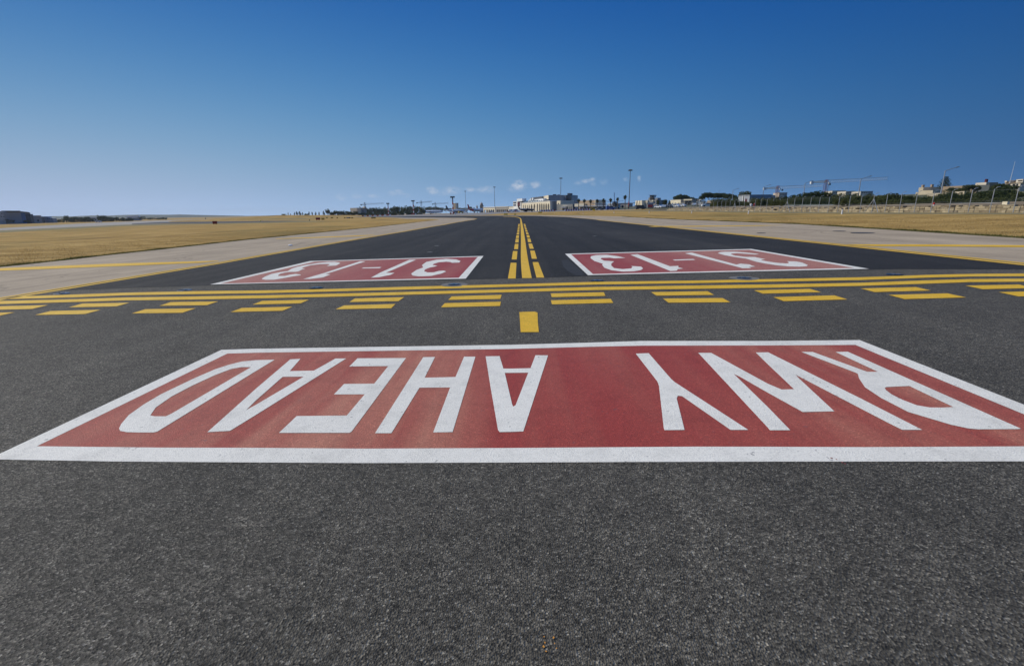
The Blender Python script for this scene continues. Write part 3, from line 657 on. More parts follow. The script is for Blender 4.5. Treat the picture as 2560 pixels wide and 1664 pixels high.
# ------------------------------------------------------------------ materials of the far scene
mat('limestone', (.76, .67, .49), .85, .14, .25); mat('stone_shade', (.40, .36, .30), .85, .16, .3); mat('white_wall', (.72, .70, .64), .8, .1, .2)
mat('hill_stone', (.52, .44, .31), .85, .18, .5); mat('hill_render', (.62, .55, .44), .85, .12, .4); mat('grey_wall', (.33, .33, .33), .85, .14, .2); mat('dark_grey', (.10, .10, .105), .7, .2, .3); mat('opening_dark', (.018, .019, .022), .6, .2, .5)
mat('dark_glass', (.02, .035, .05), .12, .2, .3, 0, .6); mat('blue_glass', (.035, .075, .105), .15, .25, .15, 0, .6); mat('maroon', (.10, .015, .02), .6, .2, .5)
mat('roof_white', (.78, .78, .76), .7, .06, .3); mat('hangar_grey', (.34, .36, .39), .7, .12, .12); mat('hangar_blue', (.10, .20, .38), .6, .12, .2)
mat('tower_stone', (.36, .27, .18), .85, .18, .4); mat('galvanised', (.42, .43, .44), .5, .15, 2, .5); mat('steel_red', (.26, .045, .06), .6, .2, 1); mat('steel_grey', (.20, .21, .22), .6, .2, 1)
mat('steel_yellow', (.55, .36, .07), .6, .2, 1); mat('steel_white', (.70, .70, .68), .5, .1, 1); mat('lamp_glass', (.25, .27, .28), .2, .2, 4)
mat('sign_red', (.20, .018, .02), .55, .15, 2); mat('sign_black', (.02, .02, .02), .55, .2, 2); mat('sign_yellow', (.75, .52, .02), .5, .1, 2); mat('barrier_red', (.45, .05, .04), .5, .15, 2); mat('barrier_white', (.76, .75, .73), .5, .1, 2)
mat('car_white', (.75, .75, .75), .25, .05, 1, 0, .5); mat('car_silver', (.40, .42, .44), .3, .08, 1, .5, .5); mat('car_dark', (.05, .055, .065), .25, .1, 1, 0, .5); mat('car_red', (.35, .03, .03), .25, .1, 1, 0, .5); mat('car_blue', (.05, .10, .28), .25, .1, 1, 0, .5)
mat('tyre', (.02, .02, .02), .85, .2, 6); mat('plane_white', (.76, .77, .78), .3, .05, .4, 0, .5); mat('plane_blue', (.03, .08, .30), .3, .1, .4, 0, .5); mat('plane_red', (.50, .035, .035), .3, .1, .4, 0, .5); mat('plane_dark', (.03, .035, .06), .35, .15, .4, 0, .5); mat('plane_grey', (.33, .36, .40), .35, .1, .4, 0, .5); mat('plane_gold', (.55, .36, .08), .35, .1, .4)
mat('bark', (.10, .075, .05), .95, .3, 3); mat('palm_bark', (.16, .13, .095), .95, .3, 3); mat('skin', (.45, .28, .20), .6, .1, 9); mat('cloth_white', (.70, .70, .72), .9, .1, 9); mat('cloth_red', (.38, .03, .05), .9, .15, 9); mat('cloth_dark', (.04, .05, .09), .9, .15, 9); mat('hair', (.03, .022, .016), .8, .2, 9)
leaf_mat('pine_leaf', (.024, .038, .013), (.058, .080, .026), (.10, .12, .045)); leaf_mat('bush_leaf', (.05, .062, .020), (.11, .125, .042), (.20, .20, .08)); leaf_mat('reed_leaf', (.12, .13, .045), (.22, .225, .09), (.34, .32, .15)); leaf_mat('palm_leaf', (.022, .032, .014), (.055, .070, .028), (.09, .10, .045)); leaf_mat('dead_frond', (.10, .075, .045), (.15, .115, .07))
leaf_mat('cypress_leaf', (.014, .026, .014), (.03, .05, .024), (.05, .07, .035))

_build0 = MB.build
def _wbuild(self, name, material, parent, smooth=False):
    """build from world coordinates under a thing whose root is an unrotated Empty"""
    r = parent
    while r.parent is not None: r = r.parent
    o = r.location
    self.v = [(p[0] - o.x, p[1] - o.y, p[2] - o.z) for p in self.v]
    return _build0(self, name, material, parent, smooth)
MB.wbuild = _wbuild

# ------------------------------------------------------------------ buildings
class Face:
    """a straight facade from p0 (left) to p1 (right) seen from the camera; u, v in 0..1 along it and up it"""
    def __init__(s, px0, px1, pyb, pyt, D0, D1=None, zb=None):
        D1 = D1 or D0; a, b = at(px0, pyb, D0), at(px1, pyb, D1)
        s.zb = (min(terr(a.x, a.y), terr(b.x, b.y), a.z, b.z) - .3) if zb is None else zb
        s.zt = at(px1, pyt, D1).z if D1 <= D0 else at(px0, pyt, D0).z
        s.p0 = Vector((a.x, a.y, s.zb)); d = Vector((b.x - a.x, b.y - a.y, 0)); s.L = d.length; s.ux = d.normalized(); s.uz = Vector((0, 0, 1)); s.H = s.zt - s.zb
        s.n = Vector((-s.ux.y, s.ux.x, 0))                 # away from the camera
    def pt(s, u, v, out=0): return s.p0 + s.ux * (u * s.L) + s.uz * (v * s.H) - s.n * out
    def vz(s, px, py):
        """(u, v) of a photograph pixel on this facade"""
        d = ray(px, py); t = (s.p0 - CAM_POS).dot(s.n) / d.dot(s.n); q = CAM_POS + d * t - s.p0
        return q.dot(s.ux) / s.L, q.z / s.H
    def slab(s, mb, u0, v0, u1, v1, front, back):
        mb.prism([(u0 * s.L, v0 * s.H), (u1 * s.L, v0 * s.H), (u1 * s.L, v1 * s.H), (u0 * s.L, v1 * s.H)], s.p0 - s.n * front, s.ux, s.uz, s.n * (front + back)); return mb
    def wall(s, parent, m, depth, name='wall', poly=None):
        mb = MB()
        if poly: mb.prism([(u * s.L, v * s.H) for u, v in poly], s.p0, s.ux, s.uz, s.n * depth)
        else: s.slab(mb, 0, 0, 1, 1, 0, depth)
        return mb.wbuild(name, m, parent)
    def panel(s, parent, m, u0, v0, u1, v1, out=.12, name='window', back=0.0, frame=None):
        w = s.slab(MB(), u0, v0, u1, v1, out, back - .002).wbuild(name, m, parent)
        return w
    def pix(s, parent, m, px0, py0, px1, py1, out=.12, name='window', back=0.0):
        u0, v1 = s.vz(px0, py0); u1, v0 = s.vz(px1, py1)
        return s.panel(parent, m, u0, v0, u1, v1, out, name, back)
    def arcade(s, parent, m, arches, thick, name='arcade_wall'):
        """wall pierced by round arches standing on the ground: (u centre, half width in u, v of the crown)"""
        out = [(0, 0)]
        for (uc, hw, vc) in arches:
            rad = hw * s.L; spring = vc * s.H - rad
            out.append(((uc - hw) * s.L, 0))
            for k in range(9):
                a = math.pi * (1 - k / 8); out.append((uc * s.L + rad * math.cos(a), spring + rad * math.sin(a)))
            out.append(((uc + hw) * s.L, 0))
        out += [(s.L, 0), (s.L, s.H), (0, s.H)]
        return MB().prism(out, s.p0, s.ux, s.uz, s.n * thick).wbuild(name, m, parent)
def bld(name, label, px, D, cat='building', group=None):
    p = onground(px, D); return empty(name, (p.x, p.y, p.z), 0, label, cat, group)

# --- terminal
t = bld('terminal_building', 'cream terminal with tall arcade, glazed upper floor and scalloped white roof edge', 1340, 400)
fa = Face(1304, 1375, 525.5, 502.4, 440, 361)
arch = []
for px in (1308.3, 1313.2, 1318.2, 1323.2): u, v = fa.vz(px, 511.5); arch.append((u, .020, v))
for px, py in ((1329, 510.2), (1336, 509.6)): u, v = fa.vz(px, py); arch.append((u, .034, v))
for px in (1343.5, 1349.3, 1354.5, 1359.8, 1365.5, 1371.2): u, v = fa.vz(px, 508.3); arch.append((u, .026, v))
fa.arcade(t, 'limestone', sorted(arch), 1.2)
fb = Face(1304, 1375, 525.5, 502.4, 440, 361); fb.p0 = fb.p0 + fb.n * 2.6
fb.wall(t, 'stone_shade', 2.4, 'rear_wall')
mb = MB(); fa.slab(mb, 0, .985, 1, 1.035, .25, 5.4); mb.wbuild('flat_roof', 'roof_white', t)
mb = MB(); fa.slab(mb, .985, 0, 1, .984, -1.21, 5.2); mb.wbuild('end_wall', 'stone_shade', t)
f2 = Face(1292, 1354, 503, 498.8, 455, 392, zb=fa.zt + .35); f2.p0 = f2.p0 + f2.n * 2
f2.wall(t, 'blue_glass', 5, 'upper_glazing')
for k in range(9):
    u = .42 + k * .065; f2.panel(t, 'white_wall', u, 0, u + .012, 1, .25, 'column')
f3 = Face(1318, 1354.6, 500.5, 497.0, 440, 390, zb=f2.zt + .02); f3.p0 = f3.p0 + f3.n * 1
zig = [(0, 0)]
for k in range(8): zig += [((k + .5) / 8 * f3.L, -.9), ((k + 1) / 8 * f3.L, 0)]
MB().prism(zig + [(f3.L, .7), (0, .7)], f3.p0, f3.ux, f3.uz, f3.n * 3).wbuild('scalloped_canopy', 'roof_white', t)
f4 = Face(1292, 1305.5, 499, 496.2, 452, 440, zb=f2.zt + .02); f4.wall(t, 'roof_white', 4, 'white_canopy')
f5 = Face(1326, 1354, 497, 490.8, 430, 395, zb=f2.zt); f5.p0 = f5.p0 + f5.n * .6; f5.wall(t, 'dark_grey', 1.2, 'roof_plant')
f5.panel(t, 'white_wall', .02, .15, .10, .75, 1.2, 'vent_housing'); f5.panel(t, 'white_wall', .2, .1, .32, .85, 1.2, 'vent_housing')
f6 = Face(1282.7, 1302, 517, 502.5, 462, 446); f6.wall(t, 'white_wall', 6, 'left_block')
for a in ((1283.6, 505.2, 1290.8, 508.6), (1283.6, 511.2, 1290.2, 514.6)): f6.pix(t, 'dark_glass', *a)
f6.pix(t, 'maroon', 1294, 505.2, 1300, 515.2, .15, 'maroon_window')
f6.pix(t, 'dark_glass', 1292.2, 499.6, 1301.8, 502.0, .1, 'window')
# --- upper hotel-like block and glass tower behind the terminal
t = bld('office_block', 'large plain block rising behind the arcaded terminal, left face coloured pale as sunlit, right face grey as shaded', 1390, 470)
f = Face(1354.5, 1371.2, 502, 487.8, 488, 450); f.wall(t, 'limestone', 3, 'pale_wall')
f.panel(t, 'stone_shade', .44, .3, .47, .98, .1, 'joint')
f = Face(1371.4, 1409, 503, 487.6, 450, 450); f.wall(t, 'grey_wall', 26, 'grey_wall')  # right face: its shade is put into the grey colour
f.panel(t, 'dark_grey', .30, 1.0, .52, 1.06, -1, 'roof_plant', 6); f.panel(t, 'steel_grey', .60, 1.0, .75, 1.04, -1, 'roof_plant', 6)
for k in range(2): f.panel(t, 'dark_glass', .04, .16 + k * .22, .92, .24 + k * .22, .1, 'window_strip')
t = bld('glass_tower', 'dark blue glass office tower at the right end of the big grey block', 1420, 455)
f = Face(1409, 1428.8, 503, 487.2, 458, 455); f.wall(t, 'blue_glass', 20, 'glazing')
f.panel(t, 'dark_glass', .36, .02, .96, .98, .15, 'window'); f.panel(t, 'dark_grey', .38, 1.0, .78, 1.12, -2, 'plant_room', 8); f.panel(t, 'grey_wall', .0, .3, .33, .99, .2, 'grey_side')
for k in range(1, 5): f.panel(t, 'steel_grey', .36 + k * .12, .02, .37 + k * .12, .98, .22, 'mullion')
# --- grey wing with pale tower and low arcade
t = bld('terminal_wing', 'cream square tower and low cream wing with dark arches above, right of the tall arcade', 1412, 380)
f = Face(1391.6, 1400.7, 522, 501.4, 392, 386); f.wall(t, 'limestone', 12, 'square_tower'); f.pix(t, 'opening_dark', 1395.2, 507.5, 1397.2, 510)
f = Face(1401, 1452, 521, 501.4, 404, 404); f.p0 = f.p0 + f.n * 3; f.wall(t, 'grey_wall', 20, 'grey_wall')
for px in (1404.8, 1411.2, 1417.8, 1424.4, 1430.4):
    u, v = f.vz(px, 509); rad = .021 * f.L
    MB().prism([(-rad, -rad * 1.4)] + [(rad * math.cos(math.pi * (1 - k / 8)), rad * math.sin(math.pi * (1 - k / 8))) for k in range(9)] + [(rad, -rad * 1.4)], f.pt(u, v, .15), f.ux, f.uz, f.n * .14).wbuild('arched_window', 'opening_dark', t)
f = Face(1385, 1431.2, 522, 509.9, 386, 380)
arch = [(*(lambda u, v: (u, .022, v))(*f.vz(px, 516.3)),) for px in (1407, 1412.5, 1419.5, 1424.5, 1428.2)]
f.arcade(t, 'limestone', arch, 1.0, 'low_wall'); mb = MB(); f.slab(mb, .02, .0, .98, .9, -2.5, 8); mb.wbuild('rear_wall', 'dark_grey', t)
f.panel(t, 'roof_white', .45, .45, .68, .58, 3, 'canopy')
# --- low colonnaded building on the left
t = bld('low_terminal', 'long low cream building with white colonnade left of the arcaded terminal', 1255, 470)
f = Face(1208.5, 1238, 527, 518, 520, 500)
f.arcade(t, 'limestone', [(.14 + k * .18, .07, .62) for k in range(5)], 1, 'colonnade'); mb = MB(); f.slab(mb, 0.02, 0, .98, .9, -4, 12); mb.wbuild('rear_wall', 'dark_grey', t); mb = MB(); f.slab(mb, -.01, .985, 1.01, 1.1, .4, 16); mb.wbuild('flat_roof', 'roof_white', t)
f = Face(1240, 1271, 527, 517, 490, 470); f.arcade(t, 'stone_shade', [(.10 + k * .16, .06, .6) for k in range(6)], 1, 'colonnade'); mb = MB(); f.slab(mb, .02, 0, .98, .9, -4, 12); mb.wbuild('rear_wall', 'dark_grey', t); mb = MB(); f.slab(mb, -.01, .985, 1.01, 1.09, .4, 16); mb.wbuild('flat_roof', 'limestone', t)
f = Face(1272, 1302.5, 527, 516.2, 468, 450); f.wall(t, 'limestone', 14, 'front_wall'); f.panel(t, 'roof_white', .35, .38, .75, .6, 2.5, 'canopy'); f.panel(t, 'opening_dark', .08, .02, .18, .45, .1, 'doorway')
for k in range(3): f.panel(t, 'opening_dark', .42 + k * .17, .02, .52 + k * .17, .35, .12, 'doorway')
# --- palm-fronted hall on the right
t = bld('arrivals_hall', 'flat-roofed stone hall with a pale front and dark recess behind the row of palms', 1478, 360)
f = Face(1451, 1488, 516, 500, 372, 352); f.wall(t, 'limestone', 6, 'pale_wall', [(0, 0), (1, 0), (1, 1), (.62, .985), (0, .94)])
u0, v1 = f.vz(1462.5, 504); u1, v0 = f.vz(1480, 513.8); f.panel(t, 'grey_wall', u0, v0, u1, v1, .1, 'recess')  # flat grey panel painting the shade of the recess
f.panel(t, 'dark_grey', u0 + .02, v0, u1 - .06, v1 - .28, .14, 'window')
f = Face(1488.2, 1514, 516, 499.6, 352, 356); f.wall(t, 'tower_stone', 22, 'side_wall')  # shade of the side is put into the darker stone colour
f.panel(t, 'stone_shade', 0, .94, 1, 1.0, .15, 'parapet')
f = Face(1438, 1462, 512, 504.6, 366, 360); f.panel(t, 'limestone', .02, .45, .98, .8, 1, 'canopy', 3)
t = bld('walkway_canopy', 'long thin white flat canopy over a dark walkway below the palms', 1480, 335, 'canopy')
f = Face(1446, 1527, 522, 513.4, 338, 330); mb = MB(); f.slab(mb, 0, .86, 1, 1, 0, 6); mb.wbuild('roof', 'roof_white', t)
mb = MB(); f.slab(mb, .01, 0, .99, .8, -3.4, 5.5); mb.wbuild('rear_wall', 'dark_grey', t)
for k in range(9): f.panel(t, 'steel_white', .02 + k * .118, 0, .028 + k * .118, .86, -.3, 'post', .6)
t = bld('service_shed', 'low white shed beside the blue-tailed jet', 1527, 345, 'shed')
f = Face(1520, 1535, 522, 509.2, 350, 345); f.wall(t, 'white_wall', 6, 'wall'); f.panel(t, 'opening_dark', .1, .1, .4, .45, .1, 'doorway'); f.panel(t, 'roof_white', -.04, 1.0, 1.04, 1.06, .3, 'roof', 6.2)
t = bld('long_grey_shed', 'low flat grey building behind the blue-tailed jet', 1560, 420)
f = Face(1545, 1572, 520, 507.8, 430, 425); f.wall(t, 'stone_shade', 10, 'wall'); f.panel(t, 'dark_grey', .05, .1, .5, .5, .12, 'doorway'); f.panel(t, 'grey_wall', -.02, 1, 1.02, 1.07, .3, 'roof', 10.2)
# --- finned building with control cab
t = bld('finned_building', 'stone building with four pale slanting fins and a dark lookout cab on its roof', 1612, 260, 'building')
f = Face(1592.5, 1612, 516, 501.2, 272, 262); f.wall(t, 'dark_grey', 12, 'wall')
for px0, px1, xt in ((1595, 1596.6, 1599), (1600.5, 1602.5, 1605.3), (1605.8, 1608, 1609.4), (1609.5, 1611.8, 1612.2)):
    u0, u1, ut = f.vz(px0, 516)[0], f.vz(px1, 516)[0], f.vz(xt, 501)[0]
    MB().prism([(u0 * f.L, 0), (u1 * f.L, 0), (u1 * f.L, f.H * .45), (ut * f.L, f.H * 1.02), (u0 * f.L, f.H * 1.02)], f.p0 - f.n * 1.6, f.ux, f.uz, f.n * 1.55).wbuild('fin', 'limestone', t)
f = Face(1612.2, 1640, 516, 499.6, 262, 258); f.wall(t, 'stone_shade', 14, 'wall'); f.panel(t, 'dark_grey', .28, .12, .72, .62, .12, 'window')
f.pix(t, 'limestone', 1616.5, 500.5, 1620, 507, .5, 'pale_fin'); f.pix(t, 'limestone', 1630.5, 500.3, 1634, 503.8, .5, 'pale_fin'); f.pix(t, 'opening_dark', 1622, 496.8, 1628, 499.4, -2, 'roof_plant', 5); f.pix(t, 'grey_wall', 1634, 494.6, 1639.6, 499.4, -2, 'stair_head', 6)
f7 = Face(1621, 1633, 500, 493.8, 266, 265, zb=f.zt); f7.wall(t, 'stone_shade', 5, 'upper_storey'); f7.panel(t, 'limestone', .0, .1, .28, .95, .2, 'pale_fin')
f8 = Face(1624.2, 1634.6, 494, 488, 265, 264, zb=f7.zt); f8.wall(t, 'dark_glass', 5, 'lookout_cab'); f8.panel(t, 'grey_wall', .1, .1, .5, .62, .12, 'window'); f8.panel(t, 'dark_grey', -.14, .94, 1.14, 1.1, .8, 'cab_roof', 6)
# --- tan depot and canopy building among parked cars
t = bld('tan_depot', 'plain tan stone building behind the parked cars, in front of the dark umbrella pine', 1688, 305)
f = Face(1675, 1701, 514, 498.4, 318, 306); f.wall(t, 'limestone', 9, 'wall'); f.panel(t, 'stone_shade', 0, .96, 1, 1.01, .12, 'parapet')
for u in (.2, .5, .8): f.panel(t, 'opening_dark', u, .28, u + .07, .5, .1, 'window')
t = bld('canopy_building', 'low building with pale fascia over dark open bays behind the car park', 1715, 302)
f = Face(1701.3, 1732, 516, 498.2, 306, 300); f.wall(t, 'stone_shade', 8, 'wall', [(0, 0), (1, 0), (1, 1), (.3, 1), (.3, .96), (0, .96)]); f.pix(t, 'limestone', 1711, 498, 1731.8, 500.9, .9, 'fascia', .5)
f.pix(t, 'opening_dark', 1712, 501.5, 1719.5, 514, .14, 'open_bay'); f.pix(t, 'opening_dark', 1721, 501.5, 1727.5, 514, .14, 'open_bay'); f.pix(t, 'dark_grey', 1703, 500, 1709.5, 506, .14, 'window')
t = bld('beige_annex', 'small low beige annex right of the pale-fascia building', 1737, 300)
f = Face(1732.3, 1742, 516, 503, 304, 300); f.wall(t, 'limestone', 6, 'wall'); f.panel(t, 'dark_grey', .1, 1.0, .95, 1.28, -1, 'water_tank', 3)
t = bld('steel_frame', 'bare pale steel gate frame standing by the car park', 1752, 270, 'frame')
f = Face(1746.5, 1757.5, 516, 498.2, 272, 270)
for u0, u1, v0, v1 in ((0, .1, 0, 1), (.9, 1, 0, 1), (.1, .9, .9, 1.0)): f.panel(t, 'steel_white', u0, v0, u1, v1, .1, 'frame_bar', .3)
f.panel(t, 'galvanised', .12, .05, .88, .66, .02, 'gate_leaf', .1)
t = bld('beige_wall_house', 'low beige flat-roofed building half hidden by shrubs left of the street lamps', 1781, 240)
f = Face(1767, 1796, 514, 500.4, 246, 238); f.wall(t, 'tower_stone', 8, 'wall'); f.panel(t, 'limestone', 0, .9, 1, 1.0, .15, 'parapet'); f.panel(t, 'opening_dark', .15, .3, .24, .6, .1, 'window'); f.panel(t, 'roof_white', .5, .35, .92, .47, 1.8, 'awning')
t = bld('grey_shed', 'boxy grey metal shed with a dark doorway in front of a round tree', 1858, 150, 'shed')
f = Face(1844.5, 1872.5, 508, 488, 156, 150); f.wall(t, 'hangar_grey', 7, 'wall'); f.panel(t, 'steel_white', .40, .1, .46, 1.0, .12, 'door_frame'); f.panel(t, 'steel_white', .58, .1, .63, 1.0, .12, 'door_frame'); f.panel(t, 'dark_grey', .47, .1, .57, .97, .08, 'doorway'); f.panel(t, 'maroon', .66, .1, .80, .75, .08, 'red_hoarding'); f.panel(t, 'galvanised', -.01, 1.0, 1.01, 1.04, .15, 'roof', 7.2)
for px0, px1, py0, D, lab in ((1922, 1938, 488.4, 330, 'low white flat building far off left of the first crane mast'), (1948, 1967, 482, 330, 'white flat-roofed building beneath the nearer crane hook'), (2079, 2112, 477.4, 320, 'long pale building on the skyline just right of the taller crane mast'), (2113, 2136, 478.4, 300, 'pale building with a shaded right end on the skyline, middle of three'), (2150, 2180, 478.4, 290, 'pale building with dark right end on the skyline left of the crane jib tip')):
    t = bld('hill_house', lab, (px0 + px1) / 2, D, 'house', 'pale houses on the skyline beyond the bushes')
    f = Face(px0, px1, 492, py0, D, D); f.wall(t, 'hill_render', 8, 'wall'); f.panel(t, 'grey_wall', .62, 0, 1, .98, .1, 'shade_panel'); f.panel(t, 'stone_shade', -.01, 1, 1.01, 1.05, .2, 'roof', 8.2)  # grey panel paints shade on the right end of the front
    for u in (.1, .28, .46): f.panel(t, 'opening_dark', u, .72, u + .07, .86, .12, 'window')
# --- hillside houses on the right
t = bld('stone_house', 'pale stone house with stepped roof and two chimneys left of the tall tiered pine', 2308, 190, 'house')
f = Face(2288, 2330, 490, 475.5, 195, 188); f.wall(t, 'hill_stone', 10, 'wall', [(0, 0), (1, 0), (1, 1), (.16, 1), (.16, .82), (0, .8)])
f.panel(t, 'opening_dark', .04, .38, .09, .56, .1, 'window')
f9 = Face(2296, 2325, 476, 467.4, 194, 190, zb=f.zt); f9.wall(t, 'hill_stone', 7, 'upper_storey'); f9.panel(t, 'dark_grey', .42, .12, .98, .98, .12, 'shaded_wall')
for u in (.16, .93):
    mb = MB(); mb.box(f9.pt(u, 1.0) + Vector((0, 0, .4)) + f9.n * 1, (.7, .7, 1.1)); ch = mb.wbuild('chimney', 'tower_stone', t)
f = Face(2332, 2341, 490, 476, 192, 190); f.panel(t, 'stone_shade', .1, 0, 1, .9, 0, 'garden_wall', 1.2)
t = bld('terrace_wall', 'long pale terrace wall under the trees right of the tiered pine', 2375, 150, 'wall')
f = Face(2318, 2384, 488, 481.4, 152, 146); f.wall(t, 'hill_stone', 1.2, 'lower_wall'); f = Face(2386, 2410, 486, 478, 148, 144); f.wall(t, 'hill_stone', 1.2, 'upper_wall')
t = bld('villa', 'brownish flat-roofed villa half hidden by dark trees, with a small white stair turret', 2452, 165, 'house')
f = Face(2434, 2441.5, 478, 462.6, 168, 166); f.wall(t, 'hill_stone', 3, 'pale_end')
f = Face(2441.8, 2470, 478, 462.4, 166, 168); f.wall(t, 'tower_stone', 10, 'wall')
for px in (2455.5, 2462.8): f.pix(t, 'opening_dark', px, 467.8, px + 3.2, 471.4, .1, 'window')
f.panel(t, 'stone_shade', 0, .94, 1, 1.0, .15, 'parapet')
f = Face(2464.5, 2472, 464, 455.6, 172, 172); f.wall(t, 'hill_render', 4, 'turret'); f.panel(t, 'opening_dark', .15, .35, .6, .8, .12, 'window')
mb = MB(); mb.box(f.pt(.75, 1) + Vector((0, 0, .5)) + f.n, (.6, .6, 1.2)); mb.wbuild('chimney', 'maroon', t)
f = Face(2472.2, 2494, 464, 455.8, 174, 174); f.wall(t, 'tower_stone', 5, 'roof_room')
t = bld('white_villa', 'white two-storey villa with roof terrace and aerial mast at the right edge', 2535, 150, 'house')
def Dx(px, x): d = ray(px, 528); return x * d.y / d.x
f = Face(2511, 2549, 470, 456.6, Dx(2511, 157), Dx(2549, 157)); f.wall(t, 'hill_render', 10, 'wall')
for px, py, w, h in ((2513, 461.3, 3, 4.4), (2520.5, 459.8, 5, 3.4), (2532.5, 460.2, 5.2, 5), (2541.5, 460, 3.6, 4)): f.pix(t, 'opening_dark', px, py, px + w, py + h, .1, 'window')
f.panel(t, 'tower_stone', .0, .97, 1, 1.02, .2, 'ledge')
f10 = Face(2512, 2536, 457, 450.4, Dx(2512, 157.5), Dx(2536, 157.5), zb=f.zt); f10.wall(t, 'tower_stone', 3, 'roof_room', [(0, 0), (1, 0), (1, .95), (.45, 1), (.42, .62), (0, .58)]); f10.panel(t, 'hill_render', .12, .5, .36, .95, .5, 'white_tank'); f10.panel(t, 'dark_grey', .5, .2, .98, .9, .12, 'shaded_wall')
f11 = Face(2539, 2556, 457, 447.6, Dx(2539, 157.3), Dx(2556, 157.3), zb=f.zt); f11.wall(t, 'hill_render', 6, 'upper_storey'); f11.panel(t, 'opening_dark', .35, .42, .92, .68, .1, 'window')
pa, pb = at(2526, 450, 152), at(2537.5, 403, 152); mb = MB(); mb.tube([(pa.x, pa.y, pa.z - 1), (pa.x + .1, pa.y, pb.z)], [.07, .03], 8); mb.wbuild('aerial_mast', 'steel_white', t)
# --- left side: hangars and sheds
t = bld('hangar', 'big grey hangar with dark arched roof edge and a blue door panel, far left', 45, 430, 'hangar')
f = Face(16, 80, 556, 530.6, 420, 440); f.wall(t, 'hangar_grey', 50, 'wall', [(0, 0), (1, 0), (1, .86), (.93, .93), (.72, .98), (.5, 1), (0, 1)])
f.panel(t, 'hangar_blue', .635, .05, .80, .95, .15, 'blue_door')
MB().prism([(0, f.H * 1.0), (.5 * f.L, f.H * 1.0), (.72 * f.L, f.H * .98), (.93 * f.L, f.H * .93), (1.0 * f.L, f.H * .86), (1.0 * f.L, f.H * .94), (.92 * f.L, f.H * 1.02), (.72 * f.L, f.H * 1.06), (.5 * f.L, f.H * 1.09), (0, f.H * 1.09)], f.p0 - f.n * .8, f.ux, f.uz, f.n * 50).wbuild('roof', 'dark_grey', t)
for v in (.3, .62, .8): f.panel(t, 'grey_wall', .01, v, .62, v + .012, .1, 'cladding_rail')
f = Face(80.3, 87.5, 556, 535, 438, 455); f.wall(t, 'dark_grey', 8, 'shaded_side')  # hangar's own right side, shade painted in as dark grey
t = bld('hangar_office', 'pale office block with a flat overhanging roof at the extreme left edge', 8, 415)
f = Face(-30, 15, 556, 529.2, 415, 418); f.wall(t, 'hangar_grey', 20, 'wall')
for px, py in ((2, 540), (8, 540.5), (3, 533), (-8, 533)): f.pix(t, 'dark_glass', px, py, px + 3.2, py + 2.4)
f = Face(4, 16.2, 530, 526.6, 414, 414, zb=f.zt); f.wall(t, 'dark_grey', 12, 'flat_roof')
t = bld('workshop', 'square grey workshop right of the big hangar', 96, 455, 'shed')
f = Face(86.5, 106.5, 556, 539.6, 450, 460); f.wall(t, 'grey_wall', 22, 'wall', [(0, 0), (1, 0), (1, 1.0), (.3, 1.0), (.25, .86), (0, .84)]); f.panel(t, 'opening_dark', .38, .3, .6, .5, .1, 'window'); f.panel(t, 'dark_grey', .3, 1, 1.02, 1.05, .3, 'roof', 22)
f = Face(106.8, 113, 556, 541, 460, 474); f.wall(t, 'dark_grey', 6, 'side_wall')  # shaded side of the workshop, painted darker than the front
t = bld('store_house', 'pale flat-roofed store with small windows, right of the square workshop', 120, 470)
f = Face(110, 135, 556, 541, 474, 478); f.wall(t, 'hangar_grey', 14, 'wall', [(0, 0), (1, 0), (1, .72), (.55, .80), (.5, 1), (0, 1)])
for px in (118.5, 122.5, 127.5): f.pix(t, 'opening_dark', px, 545.5, px + 2, 548.3)
t = bld('low_white_house', 'small white house between dark trees at far left', 236, 560, 'house')
f = Face(226, 247, 552, 543, 560, 565); f.wall(t, 'white_wall', 8, 'wall'); f.panel(t, 'opening_dark', .2, .3, .35, .6, .1, 'window'); f.panel(t, 'opening_dark', .6, .3, .75, .6, .1, 'window')
t = bld('white_roof_shed', 'long white-roofed shed on the low rise at far left', 332, 760, 'shed')
f = Face(313, 350, 546, 539.4, 760, 770); f.wall(t, 'grey_wall', 20, 'wall', [(0, 0), (1, 0), (1, .6), (.0, .45)]); MB().prism([(0, f.H * .46), (f.L, f.H * .61), (f.L * .92, f.H), (.18 * f.L, f.H * .9)], f.p0 - f.n, f.ux, f.uz, f.n * 20).wbuild('roof', 'roof_white', t)
# --- centre left
t = bld('stone_tower', 'tall plain brown stone tower standing behind the parked jets', 1142, 760, 'tower')
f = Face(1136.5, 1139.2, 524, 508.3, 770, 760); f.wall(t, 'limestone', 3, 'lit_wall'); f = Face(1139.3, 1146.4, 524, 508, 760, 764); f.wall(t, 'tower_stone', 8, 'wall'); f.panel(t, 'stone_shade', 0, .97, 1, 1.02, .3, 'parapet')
t = bld('church', 'small stone church with a domed belfry and lantern behind the red-tailed jet', 1205, 820, 'church')
f = Face(1200, 1208, 526, 513, 820, 820); f.wall(t, 'tower_stone', 12, 'wall')
c = f.pt(.45, 1) + f.n * 5; mb = MB(); mb.tube([c, c + Vector((0, 0, 2))], 2.4, 12); mb.wbuild('drum', 'tower_stone', t, True)
mb = MB(); mb.tube([c + Vector((0, 0, 2 + 2.4 * math.sin(a))) for a in [k * .25 for k in range(6)]] + [c + Vector((0, 0, 5.4))], [2.3 * math.cos(k * .25) + .05 for k in range(6)] + [.12], 12); mb.wbuild('dome', 'stone_shade', t, True)
c2 = at(1192.5, 516, 820); mb = MB(); mb.tube([(c2.x, c2.y, c2.z - 6), (c2.x, c2.y, c2.z), (c2.x, c2.y, c2.z + 2.6)], [1.3, 1.2, .1], 8); mb.wbuild('spire', 'tower_stone', t)
t = bld('farmhouse', 'old stone farmhouse with a sunlit yellow end wall at the left end of the trees', 905, 520, 'house')
